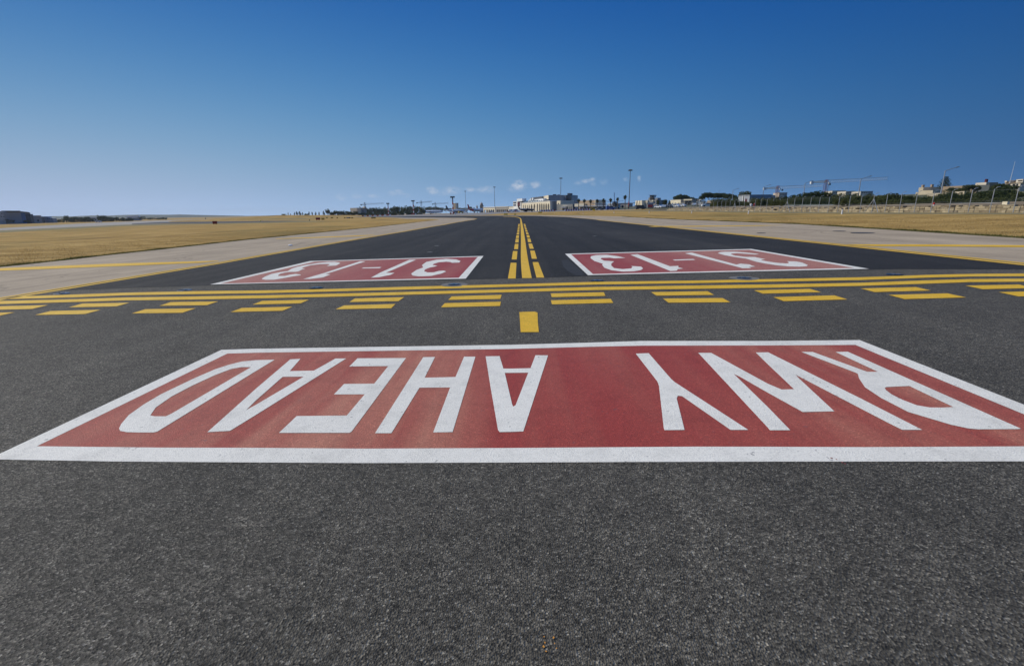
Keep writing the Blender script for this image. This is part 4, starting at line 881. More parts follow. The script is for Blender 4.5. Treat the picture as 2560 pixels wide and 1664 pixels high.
f = Face(888, 893.8, 539, 520, 530, 520); f.wall(t, 'limestone', 4, 'lit_end')
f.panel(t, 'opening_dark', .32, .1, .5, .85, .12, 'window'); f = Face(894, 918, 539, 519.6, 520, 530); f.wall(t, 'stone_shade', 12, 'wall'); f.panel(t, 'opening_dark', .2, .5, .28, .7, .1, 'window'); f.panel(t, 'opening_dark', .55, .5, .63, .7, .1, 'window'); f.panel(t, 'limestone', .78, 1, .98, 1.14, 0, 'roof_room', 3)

# ------------------------------------------------------------------ trees
def leaves(seed, blobs, n, leaf, shell=.55, flat=1.0, droop=0.0):
    """leaf-sized faces spread through a set of overlapping clumps (x, y, z, radius)"""
    rng = np.random.default_rng(seed); V, Fc = [], []
    wts = np.array([b[3] ** 2 for b in blobs]); wts /= wts.sum()
    for i in rng.choice(len(blobs), n, p=wts):
        bx, by, bz, r = blobs[i]
        d = rng.normal(size=3); d /= np.linalg.norm(d)
        rr = r * (shell + (1.06 - shell) * rng.random() ** .5)
        c = np.array([bx, by, bz]) + d * rr * np.array([1, 1, flat])
        a = rng.normal(size=3) + d * .5; a /= np.linalg.norm(a)
        b = np.cross(a, rng.normal(size=3)); b /= np.linalg.norm(b); e = np.cross(a, b)
        s = leaf * rng.uniform(.55, 1.35); k = len(V)
        V += [tuple(c - b * s), tuple(c - e * s * .6), tuple(c + b * s), tuple(c + e * s * .6 - np.array([0, 0, droop * s]))]
        Fc.append((k, k + 1, k + 2, k + 3))
    return V, Fc
def blobs(seed, n, shape):
    rr = random.Random(seed); out = []
    for _ in range(n):
        if shape == 'round': a, q = rr.uniform(0, 6.28), rr.random() ** .5 * .36; out.append((q * math.cos(a), q * math.sin(a), rr.uniform(.34, .84), rr.uniform(.11, .19)))
        elif shape == 'umbrella': a, q = rr.uniform(0, 6.28), rr.random() ** .5 * .40; out.append((q * math.cos(a), q * math.sin(a), .80 - .7 * q * q + rr.uniform(-.16, .05), rr.uniform(.10, .16)))
        elif shape == 'column': z = rr.uniform(.14, .92); q = rr.random() * .30 * (1 - z) ** .6; a = rr.uniform(0, 6.28); out.append((q * math.cos(a), q * math.sin(a), z, .07 + .24 * (1 - z)))
        elif shape == 'bush': a, q = rr.uniform(0, 6.28), rr.random() ** .5 * .40; out.append((q * math.cos(a), q * math.sin(a), rr.uniform(.10, .88) * (1 - .9 * q * q), rr.uniform(.10, .20)))
    return out
PROTO = {}
def foliage(kind, seed, shape, nb, n, leaf, material):
    V, Fc = leaves(seed, blobs(seed, nb, shape), n, leaf)
    me = bpy.data.meshes.new('crown_' + kind); me.from_pydata(V, [], Fc); me.materials.append(MATS[material]); PROTO[kind] = me
for i in range(3):
    foliage(f'round{i}', 10 + i, 'round', 26, 1500, .045, 'bush_leaf')
    foliage(f'pine{i}', 20 + i, 'umbrella', 24, 1500, .042, 'pine_leaf')
    foliage(f'wood{i}', 30 + i, 'round', 22, 700, .06, 'pine_leaf')
    foliage(f'bush{i}', 40 + i, 'bush', 24, 1700, .042, 'bush_leaf')
    foliage(f'scrub{i}', 50 + i, 'bush', 22, 1700, .042, 'pine_leaf')
foliage('cypress0', 60, 'column', 16, 700, .05, 'cypress_leaf'); foliage('cypress1', 61, 'column', 14, 700, .055, 'cypress_leaf')
def reed_mesh(seed):
    rng = np.random.default_rng(seed); V, Fc = [], []
    for _ in range(420):
        x, y = rng.uniform(-.5, .5), rng.uniform(-.5, .5); h = rng.uniform(.55, 1.0) * (1 - .5 * x * x); lean = rng.uniform(.10, .34); w = rng.uniform(.010, .02); pts = []
        for k in range(5):
            s = k / 4; pts.append((x + lean * s * s, y + rng.normal(0, .01), h * s * (1 - .18 * s)))
        k0 = len(V)
        for j, p in enumerate(pts): ww = w * (1.15 - j / 4); V += [(p[0] - ww, p[1], p[2]), (p[0] + ww, p[1], p[2])]
        Fc += [(k0 + 2 * j, k0 + 2 * j + 1, k0 + 2 * j + 3, k0 + 2 * j + 2) for j in range(4)]
    me = bpy.data.meshes.new('crown_reed'); me.from_pydata(V, [], Fc); me.materials.append(MATS['reed_leaf']); return me
PROTO['reed0'] = reed_mesh(1); PROTO['reed1'] = reed_mesh(2)
def trunk_mesh(h, r, seed):
    rr = random.Random(seed); mb = MB(); pts = [(0, 0, -.1), (rr.uniform(-.02, .02), rr.uniform(-.02, .02), h * .5), (rr.uniform(-.04, .04), rr.uniform(-.04, .04), h)]
    mb.tube(pts, [r * 1.3, r, r * .7], 8)
    for k in range(5):
        a = k * 1.26 + rr.uniform(-.3, .3); q = rr.uniform(.14, .26)
        mb.tube([pts[2], (pts[2][0] + q * .5 * math.cos(a), pts[2][1] + q * .5 * math.sin(a), h + .12), (q * math.cos(a) * 1.3, q * math.sin(a) * 1.3, h + rr.uniform(.2, .3))], [r * .6, r * .4, r * .15], 6)
    o = mb.build('trunk', 'bark'); me = o.data; bpy.data.objects.remove(o); return me
TR = [trunk_mesh(.42, .03, 1), trunk_mesh(.5, .035, 2)]
def tree(kind, px, pyt, D, wpx, label, cat='tree', group=None, name='tree', trunk=True, sink=0.0, pyb=None):
    """tree whose top reaches photograph row pyt; crown wpx pixels wide; stands on the ground at distance D"""
    g = onground(px, D); top = at(px, pyt, D)
    zb = g.z if pyb is None else at(px, pyb, D).z
    zb = min(zb, top.z - .3) - sink; h = top.z - zb; w = wpx * D / F_PX
    e = empty(name, (g.x, g.y, zb), random.uniform(0, 6.28) if 'reed' not in kind else 0, label, cat, group); e.scale = (w, w * random.uniform(.85, 1.1), h)
    c = bpy.data.objects.new('crown', PROTO[kind]); link(c, e)
    if trunk: link(bpy.data.objects.new('trunk', TR[hash(kind) % 2 if False else (len(kind) % 2)]), e)
    return e
rs = random.Random(11)
# row of small dark cypresses on the low rise
for i, (px, py, w) in enumerate([(719.6, 530, 4), (725.5, 533.5, 4), (735.6, 529.5, 5), (741.5, 528, 9), (748.7, 527.5, 10), (756, 530, 5), (772, 528.5, 6), (779.8, 529, 6), (788.7, 529, 6), (797, 529, 6), (808.6, 526.5, 8)]):
    tree(f'cypress{i % 2}', px, py, 430, w, f'{ORD[i]} small dark conifer from the left in the spaced row on the far rise', group='spaced conifers on the far rise', name='conifer_tree', pyb=537.5)
for px, py, w, lab in ((709, 534, 14, 'low dark bush at the left end of the spaced conifers'), (765, 533, 12, 'low dark bush in the gap between the spaced conifers')):
    tree('scrub0', px, py, 440, w, lab, 'bush', name='bush', trunk=False, pyb=538)
woodlab = 'dark green tree in the unbroken belt of trees left of the parked jets'
tree('wood0', 819, 522.2, 430, 13, 'taller round dark tree right after the spaced conifers', pyb=538, name='broadleaf_tree')
for i, (px, py, w) in enumerate([(829, 527, 11), (838, 526, 13), (847, 526.5, 10), (855, 526, 12), (863, 527, 12), (872, 528.5, 14), (881, 527.5, 12), (889, 527, 10)]):
    tree(f'{("scrub", "wood")[i % 2]}{i % 3}', px, py, 470, w * 1.3, 'dark tree in the low belt between the conifers and the stone farmhouse', group='low tree belt on the far rise', pyb=540, name='broadleaf_tree')
for i, (px, py, w) in enumerate([(899, 517.5, 13), (907, 517, 13), (915, 520, 12), (922, 518.6, 15), (931, 518, 14), (938, 519, 12), (945, 517.5, 12), (952, 520, 14), (960, 517.4, 15), (967, 520, 12), (975, 517.4, 14), (983, 516, 13), (991, 514.5, 15), (999, 515, 15), (1007, 516, 12), (1016, 514.4, 14), (1024, 514, 14), (1032, 514.2, 15), (1040, 516, 14), (1048, 515, 15), (1057, 516, 14)]):
    tree(f'{("wood", "scrub", "round")[i % 3]}{i % 3}', px, py, 560 + rs.uniform(-40, 60), w * 1.15, woodlab, group='tree belt behind the left apron', pyb=540, name='broadleaf_tree')
for i, (px, py, w) in enumerate([(899, 530, 16), (912, 531, 18), (926, 529, 16), (940, 530, 16), (955, 528, 17), (972, 530, 16), (986, 527, 18), (1003, 527, 18), (1020, 526, 18), (1038, 526, 16)]):
    tree(f'scrub{i % 3}', px, py, 520, w, 'low dark bush along the foot of the tree belt left of the parked jets', 'bush', 'bushes at the foot of the tree belt', 'bush', False, pyb=541)
for i, (px, py, w) in enumerate([(1068, 517, 12), (1077, 516, 14), (1086, 515.5, 13), (1094, 517, 12), (1104, 518.5, 14), (1115, 519, 13), (1125, 520, 12), (1151, 519, 10), (1159, 518.6, 12), (1168, 519, 12), (1177, 516, 9), (1187, 519, 14)]):
    tree(f'round{i % 3}', px, py, 880, w * 1.1, 'green tree far off behind the parked jets', group='far trees behind the parked jets', pyb=530, name='broadleaf_tree')
# far left trees
for i, (px, py, w) in enumerate([(4, 545, 16), (20, 549, 12), (60, 549.5, 10), (137, 547, 12), (148, 548, 12), (160, 538.5, 15), (172, 542, 14), (181, 541, 15), (193, 541.5, 14), (203, 543, 13), (212, 541, 15), (222, 544, 14), (246, 537.5, 12), (254, 538, 13), (262, 541, 13), (276, 539, 16), (288, 542, 12), (300, 543, 14), (312, 543, 14), (322, 543, 12)]):
    tree(f'{"wood" if i in (5, 12, 16) else "scrub"}{i % 3}', px, py, 420 if i < 3 else 520, w * 1.3, ('dark shrub at the foot of the hangars, far left' if i < 5 else 'dark tree in the broken belt right of the hangars, far left'), 'bush' if i < 5 else 'tree', 'shrubs at the hangars' if i < 5 else 'tree belt right of the hangars', 'bush' if i < 5 else 'broadleaf_tree', i >= 5, pyb=556)
for px, py, w in ((352, 541, 14), (372, 544, 22), (395, 544, 20), (408, 543, 12)):
    tree('scrub1', px, py, 640, w, 'faint low bush on the rise beyond the far runway', 'bush', 'bushes beyond the far runway', 'bush', False, pyb=549)
# palms before the terminal
def palm(px, pyt, D, label):
    g = onground(px, D); top = at(px, pyt, D).z; h = top - g.z
    e = empty('palm_tree', (g.x, g.y, g.z), rs.uniform(0, 6), label, 'palm tree', 'row of tall palms right of the terminal')
    mb = MB(); mb.tube([(0, 0, -.2), (.05, 0, h * .5), (.1, 0, h * .84)], [.26, .2, .17], 8); mb.build('trunk', 'palm_bark', e)
    V, Fc = [], []; rng = np.random.default_rng(int(px))
    for k in range(46):
        a = rng.uniform(0, 6.28); el = rng.uniform(-.6, 1.35); L = rng.uniform(1.05, 1.5); k0 = len(V)
        for j in range(5):
            s = j / 4; x = L * s * math.cos(el) * (1 - .12 * s); z = h * .86 + L * s * math.sin(el) - .75 * s * s
            wd = .30 * (1 - s) ** .5 * (.35 + s) + .03; c, sn = math.cos(a), math.sin(a)
            V += [(x * c - wd * sn + .1, x * sn + wd * c, z), (x * c + wd * sn + .1, x * sn - wd * c, z - .06)]
        Fc += [(k0 + 2 * j, k0 + 2 * j + 1, k0 + 2 * j + 3, k0 + 2 * j + 2) for j in range(4)]
    m_ = MB(); m_.v, m_.f = V, Fc; m_.build('crown', 'palm_leaf', e)
    m_ = MB(); rr = random.Random(px)
    for k in range(22):
        a = k * .286; L = rr.uniform(1.1, 2.2); z0 = h * .86
        m_.add([(.2 * math.cos(a) + .1, .2 * math.sin(a), z0), (.55 * math.cos(a) + .1, .55 * math.sin(a), z0 - .4), (.45 * math.cos(a + .25) + .1, .45 * math.sin(a + .25), z0 - L)], [(0, 1, 2)])
    m_.build('dead_skirt', 'dead_frond', e)
for i, (px, py, D) in enumerate([(1446, 494.5, 285), (1460.5, 495.5, 285), (1475.8, 497, 288), (1492.3, 496, 282), (1508, 494, 282), (1525, 493.6, 275), (1543.5, 491.2, 285), (1562, 485.2, 255)]):
    palm(px, py, D, f'{ORD[i]} palm from the left in the row right of the terminal' + (', the tallest' if i == 7 else ''))
# right-hand trees
for i, (px, py, w, D) in enumerate([(1643.5, 498.5, 8, 240), (1661, 497.5, 9, 235), (1672.5, 500, 8, 235)]):
    tree(f'round{i}', px, py, D, w, ('feathery green tree at the right end of the finned building', 'feathery green tree alone against the sky behind the parked cars', 'small green tree touching the tan depot')[i], pyb=519, name='broadleaf_tree')
for i, (px, py, w, D) in enumerate([(1688, 487, 16, 345), (1698, 484.6, 22, 340), (1708, 485.2, 22, 342), (1717, 488, 18, 345), (1727, 492, 18, 348), (1738, 494.5, 16, 350), (1745, 495, 12, 350)]):
    tree(f'pine{i % 3}', px, py, D, w, 'dark umbrella pine in the dense clump above the tan depot', group='pine clump above the tan depot', name='pine_tree', pyb=514)
for i, (px, py, w, D) in enumerate([(1753, 487, 16, 270), (1760, 480.5, 20, 265), (1770, 479.6, 20, 265), (1781, 480.4, 22, 265), (1791, 481.5, 20, 261), (1801, 480.8, 22, 260), (1811, 482.5, 18, 257), (1820, 483.4, 20, 255), (1831, 485, 18, 251), (1838, 489, 14, 249)]):
    tree(f'pine{i % 3}', px, py, D, w, 'dark pine in the long clump left of the grey shed', group='pine clump left of the grey shed', name='pine_tree', pyb=508)
tree('round1', 1856, 477.3, 165, 30, 'round grey-green tree rising behind the grey metal shed', name='broadleaf_tree', pyb=505)
tree('bush2', 1876, 489.5, 160, 10, 'small bush at the right corner of the grey shed', 'bush', name='bush', trunk=False, pyb=505)
# shrubs on the bank behind the wall, from the car park to the right edge
banklab = 'tangled green shrub on the bank behind the stone wall'
for i in range(40):
    px = 1780 + i * 4.6 + rs.uniform(-2, 2)
    if 1840 < px < 1874: py = rs.uniform(501, 506)
    elif px < 1840: py = rs.uniform(493.5, 500)
    else: py = rs.uniform(492, 499)
    tree(f'bush{i % 3}', px, py, rs.uniform(118, 150), rs.uniform(13, 20), banklab, 'shrub', 'shrubs on the bank behind the stone wall', 'shrub', False, sink=.3, pyb=512)
for i, (px, py) in enumerate([(1896, 494), (1908, 492.6), (1920, 493), (1932, 491.8), (1944, 491), (1956, 489.2), (1968, 487.4), (1979, 486)]):
    tree(f'scrub{i % 3}', px, py, 165, 18, 'shrub in the low hedge on the ridge beneath the crane masts', 'shrub', 'ridge hedge beneath the cranes', 'shrub', False, pyb=508)
for i, (px, py, w) in enumerate([(1990, 483, 24), (2003, 479.8, 26), (2016, 477.6, 28), (2030, 476, 30), (2044, 475.2, 30), (2057, 476.5, 28), (2068, 480, 22), (2075, 485, 16)]):
    tree(f'scrub{i % 3}', px, py, 128, w, 'dark shrub forming the rounded dark hump between the two cranes and the lamps', 'shrub', 'dark rounded shrub hump', 'shrub', False, pyb=510)
for i, (px, py, w) in enumerate([(1975, 487, 22), (1988, 485.5, 24), (2002, 486, 24), (2016, 484.5, 26), (2030, 486, 26), (2045, 486.5, 26), (2060, 489, 26)]):
    tree(f'reed{i % 2}', px, py, 108, w, 'wind-bent clump of pale green reeds before the dark shrub hump', 'reeds', 'wind-bent reeds', 'reed_clump', False, pyb=510)
tree('bush1', 2094, 478.2, 112, 34, 'broad olive-green tree right of the reeds, beneath the pale skyline buildings', name='broadleaf_tree', pyb=508)
tree('scrub0', 2108, 486, 106, 20, 'very dark bush at the right foot of the broad olive tree', 'bush', name='bush', trunk=False, pyb=510)
for i in range(58):
    px = 2116 + i * 8.2 + rs.uniform(-3, 3); base = float(np.interp(px, [2110, 2180, 2260, 2300, 2345, 2400, 2440, 2500, 2570], [485, 483.5, 486, 488, 481, 476, 477, 477, 474]))
    tree(f'{("bush", "scrub")[i % 2]}{i % 3}', px, base + rs.uniform(-4, 7), rs.uniform(92, 118), rs.uniform(20, 34), 'shrub in the dense green thicket behind the fence on the right', 'shrub', 'thicket behind the fence on the right', 'shrub', False, sink=.4, pyb=507)
for i in range(44):
    px = 1930 + i * 14.8 + rs.uniform(-5, 5)
    if 1960 < px < 2082: continue
    tree(f'bush{i % 3}', px, float(np.interp(px, [1930, 2100, 2340, 2570], [500, 497, 495, 490])) + rs.uniform(-4, 3), rs.uniform(72, 84), rs.uniform(18, 28), 'low shrub along the roadside behind the guard rail', 'shrub', 'roadside shrubs behind the guard rail', 'shrub', False, sink=.3, pyb=509)
for i, (px, py, w, D) in enumerate([(2355, 470, 14, 175), (2368, 468.4, 18, 172), (2382, 469.5, 16, 168), (2393, 468.6, 14, 165), (2402, 461.6, 16, 150), (2413, 460.2, 18, 150), (2424, 460.6, 18, 150), (2432, 465, 14, 150), (2474, 459, 16, 140), (2484, 457.4, 22, 140), (2496, 459.4, 20, 140), (2506, 460.4, 16, 138), (2512, 465, 14, 135), (2524, 463, 14, 132)]):
    tree(f'{("round", "pine")[i % 2]}{i % 3}', px, py, D, w * 1.15, 'dark tree among the hillside houses on the right', group='trees among the hillside houses', name='broadleaf_tree', pyb=486)
for i, (px, py, w, D) in enumerate([(2478, 466, 30, 112), (2496, 464, 34, 110), (2512, 470, 30, 108), (2488, 476, 34, 100), (2446, 477, 26, 112), (2462, 474, 28, 110)]):
    tree(f'pine{i % 3}', px, py, D, w, 'near-black bushy tree below the white villa', group='black trees below the white villa', name='broadleaf_tree', pyb=500)
# tall tiered pine
g = onground(2349, 178); e = empty('norfolk_pine', (g.x, g.y, g.z), 0, 'tall tiered conifer with flat spaced branches beside a street lamp', 'tree')
zt = at(2350, 442.5, 178).z - g.z; mb = MB(); mb.tube([(0, 0, -.3), (0, 0, zt * .6), (0, 0, zt * .98)], [.28, .16, .04], 8); mb.build('trunk', 'bark', e)
V, Fc = [], []; rng = np.random.default_rng(8); z0 = at(2350, 471, 178).z - g.z
for k in range(11):
    z = z0 * .85 + (zt - z0 * .85) * (k / 10.3); Rr = 2.0 * (1 - (k / 11) ** 1.6) + .25
    for j in range(9):
        a = j * .698 + k * .4; L = Rr * rng.uniform(.75, 1.1)
        for q in range(12):
            s = (q + .5) / 12; x, y = L * s * math.cos(a), L * s * math.sin(a); zz_ = z + .55 * s * s * L / 2 - .05; r = .17 * (1.15 - s * .5); k0 = len(V)
            ang = rng.uniform(0, 3.1); V += [(x - r * math.cos(ang), y - r * math.sin(ang), zz_ - .05), (x + r * math.cos(ang), y + r * math.sin(ang), zz_), (x + rng.normal(0, .06), y + rng.normal(0, .06), zz_ + .24)]; Fc.append((k0, k0 + 1, k0 + 2))
m_ = MB(); m_.v, m_.f = V, Fc; m_.build('crown', 'pine_leaf', e)

# ------------------------------------------------------------------ stone wall, fence, guard rail, road
XW = 47.0
mt, nt, b_ = new_mat('rough_limestone')
g_ = nt.nodes.new("ShaderNodeNewGeometry")
c1 = ramp(nt, g_.outputs['Random Per Island'], [(0, (.20, .155, .10)), (.35, (.33, .26, .16)), (.8, (.47, .385, .25)), (1, (.19, .155, .115))])
c1 = mixc(nt, 1.0, c1, ramp(nt, noise(nt, 2.2, 6, .7), [(.3, .62), (.65, 1.1)]), 'MULTIPLY'); nt.links.new(c1, b_.inputs['Base Color']); b_.inputs['Roughness'].default_value = .9
bump(nt, b_, noise(nt, 14, 5, .7), .6, .03)
rw = random.Random(4); mb = MB(); mc = MB(); yy = 30.0
for course, (za, zb_) in enumerate(((-.25, .22), (.232, .44), (.452, .62), (.632, .76))):
    y = 28.0
    while y < 158:
        L = rw.uniform(.35, 1.05) if course < 2 else rw.uniform(.3, .9)
        if rw.random() > (.0, .015, .05, .26)[course]:
            x = XW + rw.uniform(-.035, .035); z = terr(XW, y + L / 2); h1 = zb_ + rw.uniform(-.035, .02)
            mb.box((x + .25, y + L / 2, z + (za + h1) / 2), (.5 + rw.uniform(-.04, .04), L - .014, h1 - za))
        y += L
mb.wbuild('wall_blocks', 'rough_limestone', empty('stone_wall', (XW, 28, terr(XW, 28)), 0, 'long low wall of rough pale limestone blocks along the right side of the field', 'wall'))
fence = empty('perimeter_fence', (XW - .45, 28, terr(XW, 28)), 0, 'long wire fence on thin grey posts with cranked tops along the stone wall', 'fence')
y = 28.5; kx = 0; XF = XW - .45
def post_mesh():
    m_ = MB(); m_.tube([(0, 0, -.3), (0, 0, 2.25), (.18, -.02, 2.42), (.46, -.04, 2.5)], [.034, .034, .03, .026], 8); o = m_.build('post', 'galvanised'); me = o.data; bpy.data.objects.remove(o); return me
PM = post_mesh()
while y < 157:
    z = terr(XF, y); o = bpy.data.objects.new('post', PM); o.location = (0, y - 28, z - fence.location.z); link(o, fence)
    if kx % 9 == 7:
        for s in (-1, 1):
            m_ = MB(); m_.bar((XF, y, z + 1.75), (XF - .1, y + s * 1.35, z - .1), .05); m_.wbuild('brace', 'galvanised', fence)
    y += 2.33; kx += 1
for hgt in (1.15, 2.15):
    m_ = MB(); m_.tube([(XF + .02, q, terr(XF, q) + hgt) for q in (28, 70, 157)], .004, 4); m_.wbuild('wire', 'galvanised', fence)
tag(fan('road', 'far_asphalt', [([(50, 20), (57, 20), (57, 70), (57, 200), (50, 200), (50, 70)], ())], .01), kind='structure')
rail = empty('guard_rail', (60, 40, terr(60, 40)), 0, 'long grey metal guard rail along the road behind the stone wall', 'guard rail')
pts = [(60, q, terr(60, q) + .62) for q in (36, 70, 118)]; m_ = MB()
for a, b2 in zip(pts, pts[1:]): m_.bar(a, b2, .08, .3)
m_.wbuild('beam', 'galvanised', rail)
for q in range(38, 118, 4):
    m_ = MB(); m_.box((60.1, q, terr(60, q) + .25), (.1, .1, .9)); m_.wbuild('post', 'galvanised', rail)
p = at(2514.5, 508.5, 49); m_ = MB(); m_.box((0, 0, 0), (.35, .4, .32)); o = m_.build('loose_block', 'limestone'); o.location = (p.x, p.y, terr(XW, 49) + .90); o.rotation_euler = (0, 0, .3); tag(o, 'single loose stone block resting on top of the long wall near the right braced post', 'stone block')
p = at(2276, 509, 57); r_ = empty('wall_marker', (XW + .2, 57, terr(XW, 57) + .76), 0, 'small red and white marker standing on the stone wall', 'marker'); m_ = MB(); m_.tube([(0, 0, 0), (0, 0, .12)], .10, 10); m_.build('base', 'barrier_white', r_, True); m_ = MB(); m_.tube([(0, 0, .12), (0, 0, .30), (0, 0, .36)], [.11, .10, .05], 10); m_.build('red_cap', 'barrier_red', r_, True)  # painted marker with a red cap, not a lamp

# ------------------------------------------------------------------ street lamps behind the bank
def lamp(px, pyt, D, arm, label):
    g = onground(px, D); zt_ = at(px, pyt, D).z - g.z
    e = empty('street_lamp', (g.x, g.y, g.z), 0, label, 'street lamp', 'tall street lamps behind the bank')
    m_ = MB(); m_.tube([(0, 0, -.3), (0, 0, zt_ * .5), (0, 0, zt_)], [.16, .13, .09], 8); m_.build('pole', 'galvanised', e, True)
    m_ = MB(); m_.tube([(0, 0, zt_ - .05), (arm * .45, 0, zt_ + arm * .13), (arm * .8, 0, zt_ + arm * .24)], .07, 8); m_.build('arm', 'galvanised', e, True)
    m_ = MB(); m_.tube([(arm * .78, 0, zt_ + arm * .225), (arm * .9, 0, zt_ + arm * .26), (arm * 1.08, 0, zt_ + arm * .30)], [.07, .13, .05], 8); m_.build('lamp_head', 'steel_grey', e, True)
for px, py, D, arm, lab in ((2343, 427, 120, 2.9, 'nearest and tallest street lamp on the right, in front of the tiered pine'), (2139.5, 447.5, 148, 2.8, 'second nearest street lamp on the right, crossing the taller crane jib'), (2003.5, 457.8, 174, 2.6, 'third street lamp on the right, standing before the shorter crane jib'), (1903, 467, 201, 2.5, 'fourth street lamp on the right, just left of the shorter crane counterweight'), (1827.5, 475.5, 246, 2.6, 'fifth street lamp on the right, left of the grey shed'), (1769, 479.2, 290, 0.01, 'armless far pole above the pine clump by the white van'), (1792.5, 477.5, 262, 0.01, 'far utility pole rising from the pine clump left of the grey shed')):
    lamp(px, py, D, max(arm, .6), lab)

# ------------------------------------------------------------------ apron light masts
def mast(px, pyt, pyb, D, banded, label, headw=.95):
    d0 = at(px, pyb, D); zb = min(terr(d0.x, d0.y), d0.z); zt_ = at(px, pyt, D).z - zb
    e = empty('light_mast', (d0.x, d0.y, zb), 0, label, 'light mast', 'apron light masts')
    if not banded:
        m_ = MB(); m_.tube([(0, 0, -.2), (0, 0, zt_ * .2)], [.32, .28], 10); m_.build('pole_base', 'steel_white' if px < 1500 else 'barrier_red', e, True)
        m_ = MB(); m_.tube([(0, 0, zt_ * .2), (0, 0, zt_)], [.28, .14], 10); m_.build('pole', 'steel_grey', e, True)
        m_ = MB(); m_.tube([(0, 0, zt_), (0, 0, zt_ + .35)], [.6, .6], 12); hd = m_.build('head_ring', 'steel_grey', e, True)
        for k in range(6):
            a = k * 1.047; m_ = MB(); m_.box((headw * math.cos(a), headw * math.sin(a), zt_ - .1), (.6, .6, .6), Matrix.Rotation(a, 3, 'Z')); m_.build('floodlight', 'dark_grey', hd)
    else:
        n = 7
        for k in range(n):
            m_ = MB(); m_.tube([(0, 0, zt_ * k / n), (0, 0, zt_ * (k + 1) / n)], .42, 8)
            m_.build('red_band' if k % 2 == 0 else 'white_band', ('barrier_red' if k % 2 == 0 else 'barrier_white') if k < 5 else 'steel_grey', e, True)
        m_ = MB(); m_.box((0, 0, zt_), (2.9, .6, .35)); hd = m_.build('head_frame', 'steel_grey', e)
        for k in range(4):
            m_ = MB(); m_.box((-1.15 + k * .77, -.3, zt_ + .1), (.6, .55, 1.1)); m_.build('floodlight', 'dark_grey', hd)
        for s in (-1, 1):
            m_ = MB(); m_.box((s * 1.6, 0, .55), (.9, .9, 1.4)); m_.build('base_cabinet', 'barrier_red' if s < 0 else 'barrier_white', e)
mast(971.5, 509, 534, 480, True, 'red and white banded floodlight mast farthest left, before the tree belt')
mast(1034.5, 502.5, 536, 430, True, 'red and white banded floodlight mast left of the white parked jet')
mast(1133, 493, 535, 330, True, 'largest red and white banded floodlight mast, beside the dark-tailed jet')
mast(1164.8, 478, 524, 620, False, 'thin grey light mast between the stone tower and the red-tailed jet')
mast(1237, 467.8, 522, 520, False, 'thin grey light mast left of the terminal')
mast(1401.3, 445.5, 524, 400, False, 'tall thin grey light mast in front of the cream terminal wing')
mast(1571.5, 425.5, 523, 285, False, 'tallest light mast, with a red foot, right of the tallest palm', .8)

# ------------------------------------------------------------------ tower cranes
def crane(px, pyb, pyt, D, px0, py0, px1, py1, hookpx, m_mast, m_jib, label, k=1.0):
    b0 = at(px, pyb, D); zb = min(terr(b0.x, b0.y), b0.z); a, b2 = at(px0, py0, D), at(px1, py1, D)
    e = empty('tower_crane', (b0.x, b0.y, zb), 0, label, 'crane', 'tower cranes')
    zt_ = at(px, pyt, D).z; zj = (a.z + (b2.z - a.z) * (px - px0) / (px1 - px0)); w = 1.0 * k
    def lattice(name, A, B, ww, n, mm, tri=False):
        A, B = Vector(A), Vector(B); d = (B - A); dn = d.normalized(); s = dn.cross(Vector((0, 1, 0)) if abs(dn.z) < .9 else Vector((1, 0, 0))).normalized() if abs(dn.z) > .9 else Vector((0, 1, 0)); u = s.cross(dn).normalized()
        offs = [s * i * ww / 2 + u * j * ww / 2 for i in (-1, 1) for j in (-1, 1)] if not tri else [s * ww * .5 - u * ww * .45, -s * ww * .5 - u * ww * .45, u * ww * .55]
        m_ = MB(); t = .075 * k
        for o_ in offs: m_.bar(A + o_, B + o_, t * 1.5)
        for i in range(n):
            p_, q_ = A + d * (i / n), A + d * ((i + 1) / n)
            for j in range(len(offs)): m_.bar(p_ + offs[j], q_ + offs[(j + 1) % len(offs)], t)
        m_.wbuild(name, mm, e)
    lattice('mast', (b0.x, b0.y, zb - .3), (b0.x, b0.y, zj), 1.7 * k, 14, m_mast)
    lattice('tower_top', (b0.x, b0.y, zj), (b0.x, b0.y, zt_), 1.2 * k, 3, m_mast)
    lattice('jib', (b0.x, b0.y, zj), (b2.x, b2.y, b2.z), 1.5 * k, 26, m_jib, True)
    lattice('counter_jib', (b0.x, b0.y, zj), (a.x, a.y, a.z), 1.0 * k, 6, 'steel_yellow' if m_mast == 'steel_red' else m_jib)
    m_ = MB(); m_.box((a.x + .8, a.y, a.z - .2), (1.5 * k, 1.3 * k, 1.5 * k)); m_.wbuild('counterweight', 'barrier_white' if m_mast == 'steel_red' else 'dark_grey', e)
    m_ = MB(); m_.box((b0.x + .9 * k, b0.y - 1, zj - .9), (.8 * k, .9 * k, 1.1 * k)); m_.wbuild('cab', 'steel_white' if m_mast == 'steel_red' else m_mast, e)
    for q in (a, b2):
        f_ = .55; m_ = MB(); m_.tube([(b0.x, b0.y, zt_), (b0.x + (q.x - b0.x) * f_, q.y, zj + (q.z - zj) * f_ + .6)], .04 * k, 5); m_.wbuild('tie', 'steel_grey', e)
    if hookpx:
        h = at(hookpx[0], hookpx[1], D); zq = zj + (b2.z - zj) * (h.x - b0.x) / (b2.x - b0.x)
        m_ = MB(); m_.tube([(h.x, h.y, h.z), (h.x, h.y, zq)], .05, 5); m_.wbuild('hoist_cable', 'steel_grey', e)
        m_ = MB(); m_.box((h.x, h.y, zq - 1.6), (.9, .6, .9)); m_.wbuild('hook_block', 'dark_grey', e)
crane(1941, 500, 464.5, 330, 1908.8, 471.3, 2057, 463.2, (1955.5, 478), 'steel_red', 'steel_white', 'nearer and lower red-masted crane with pale jib, left of the dark shrub hump')
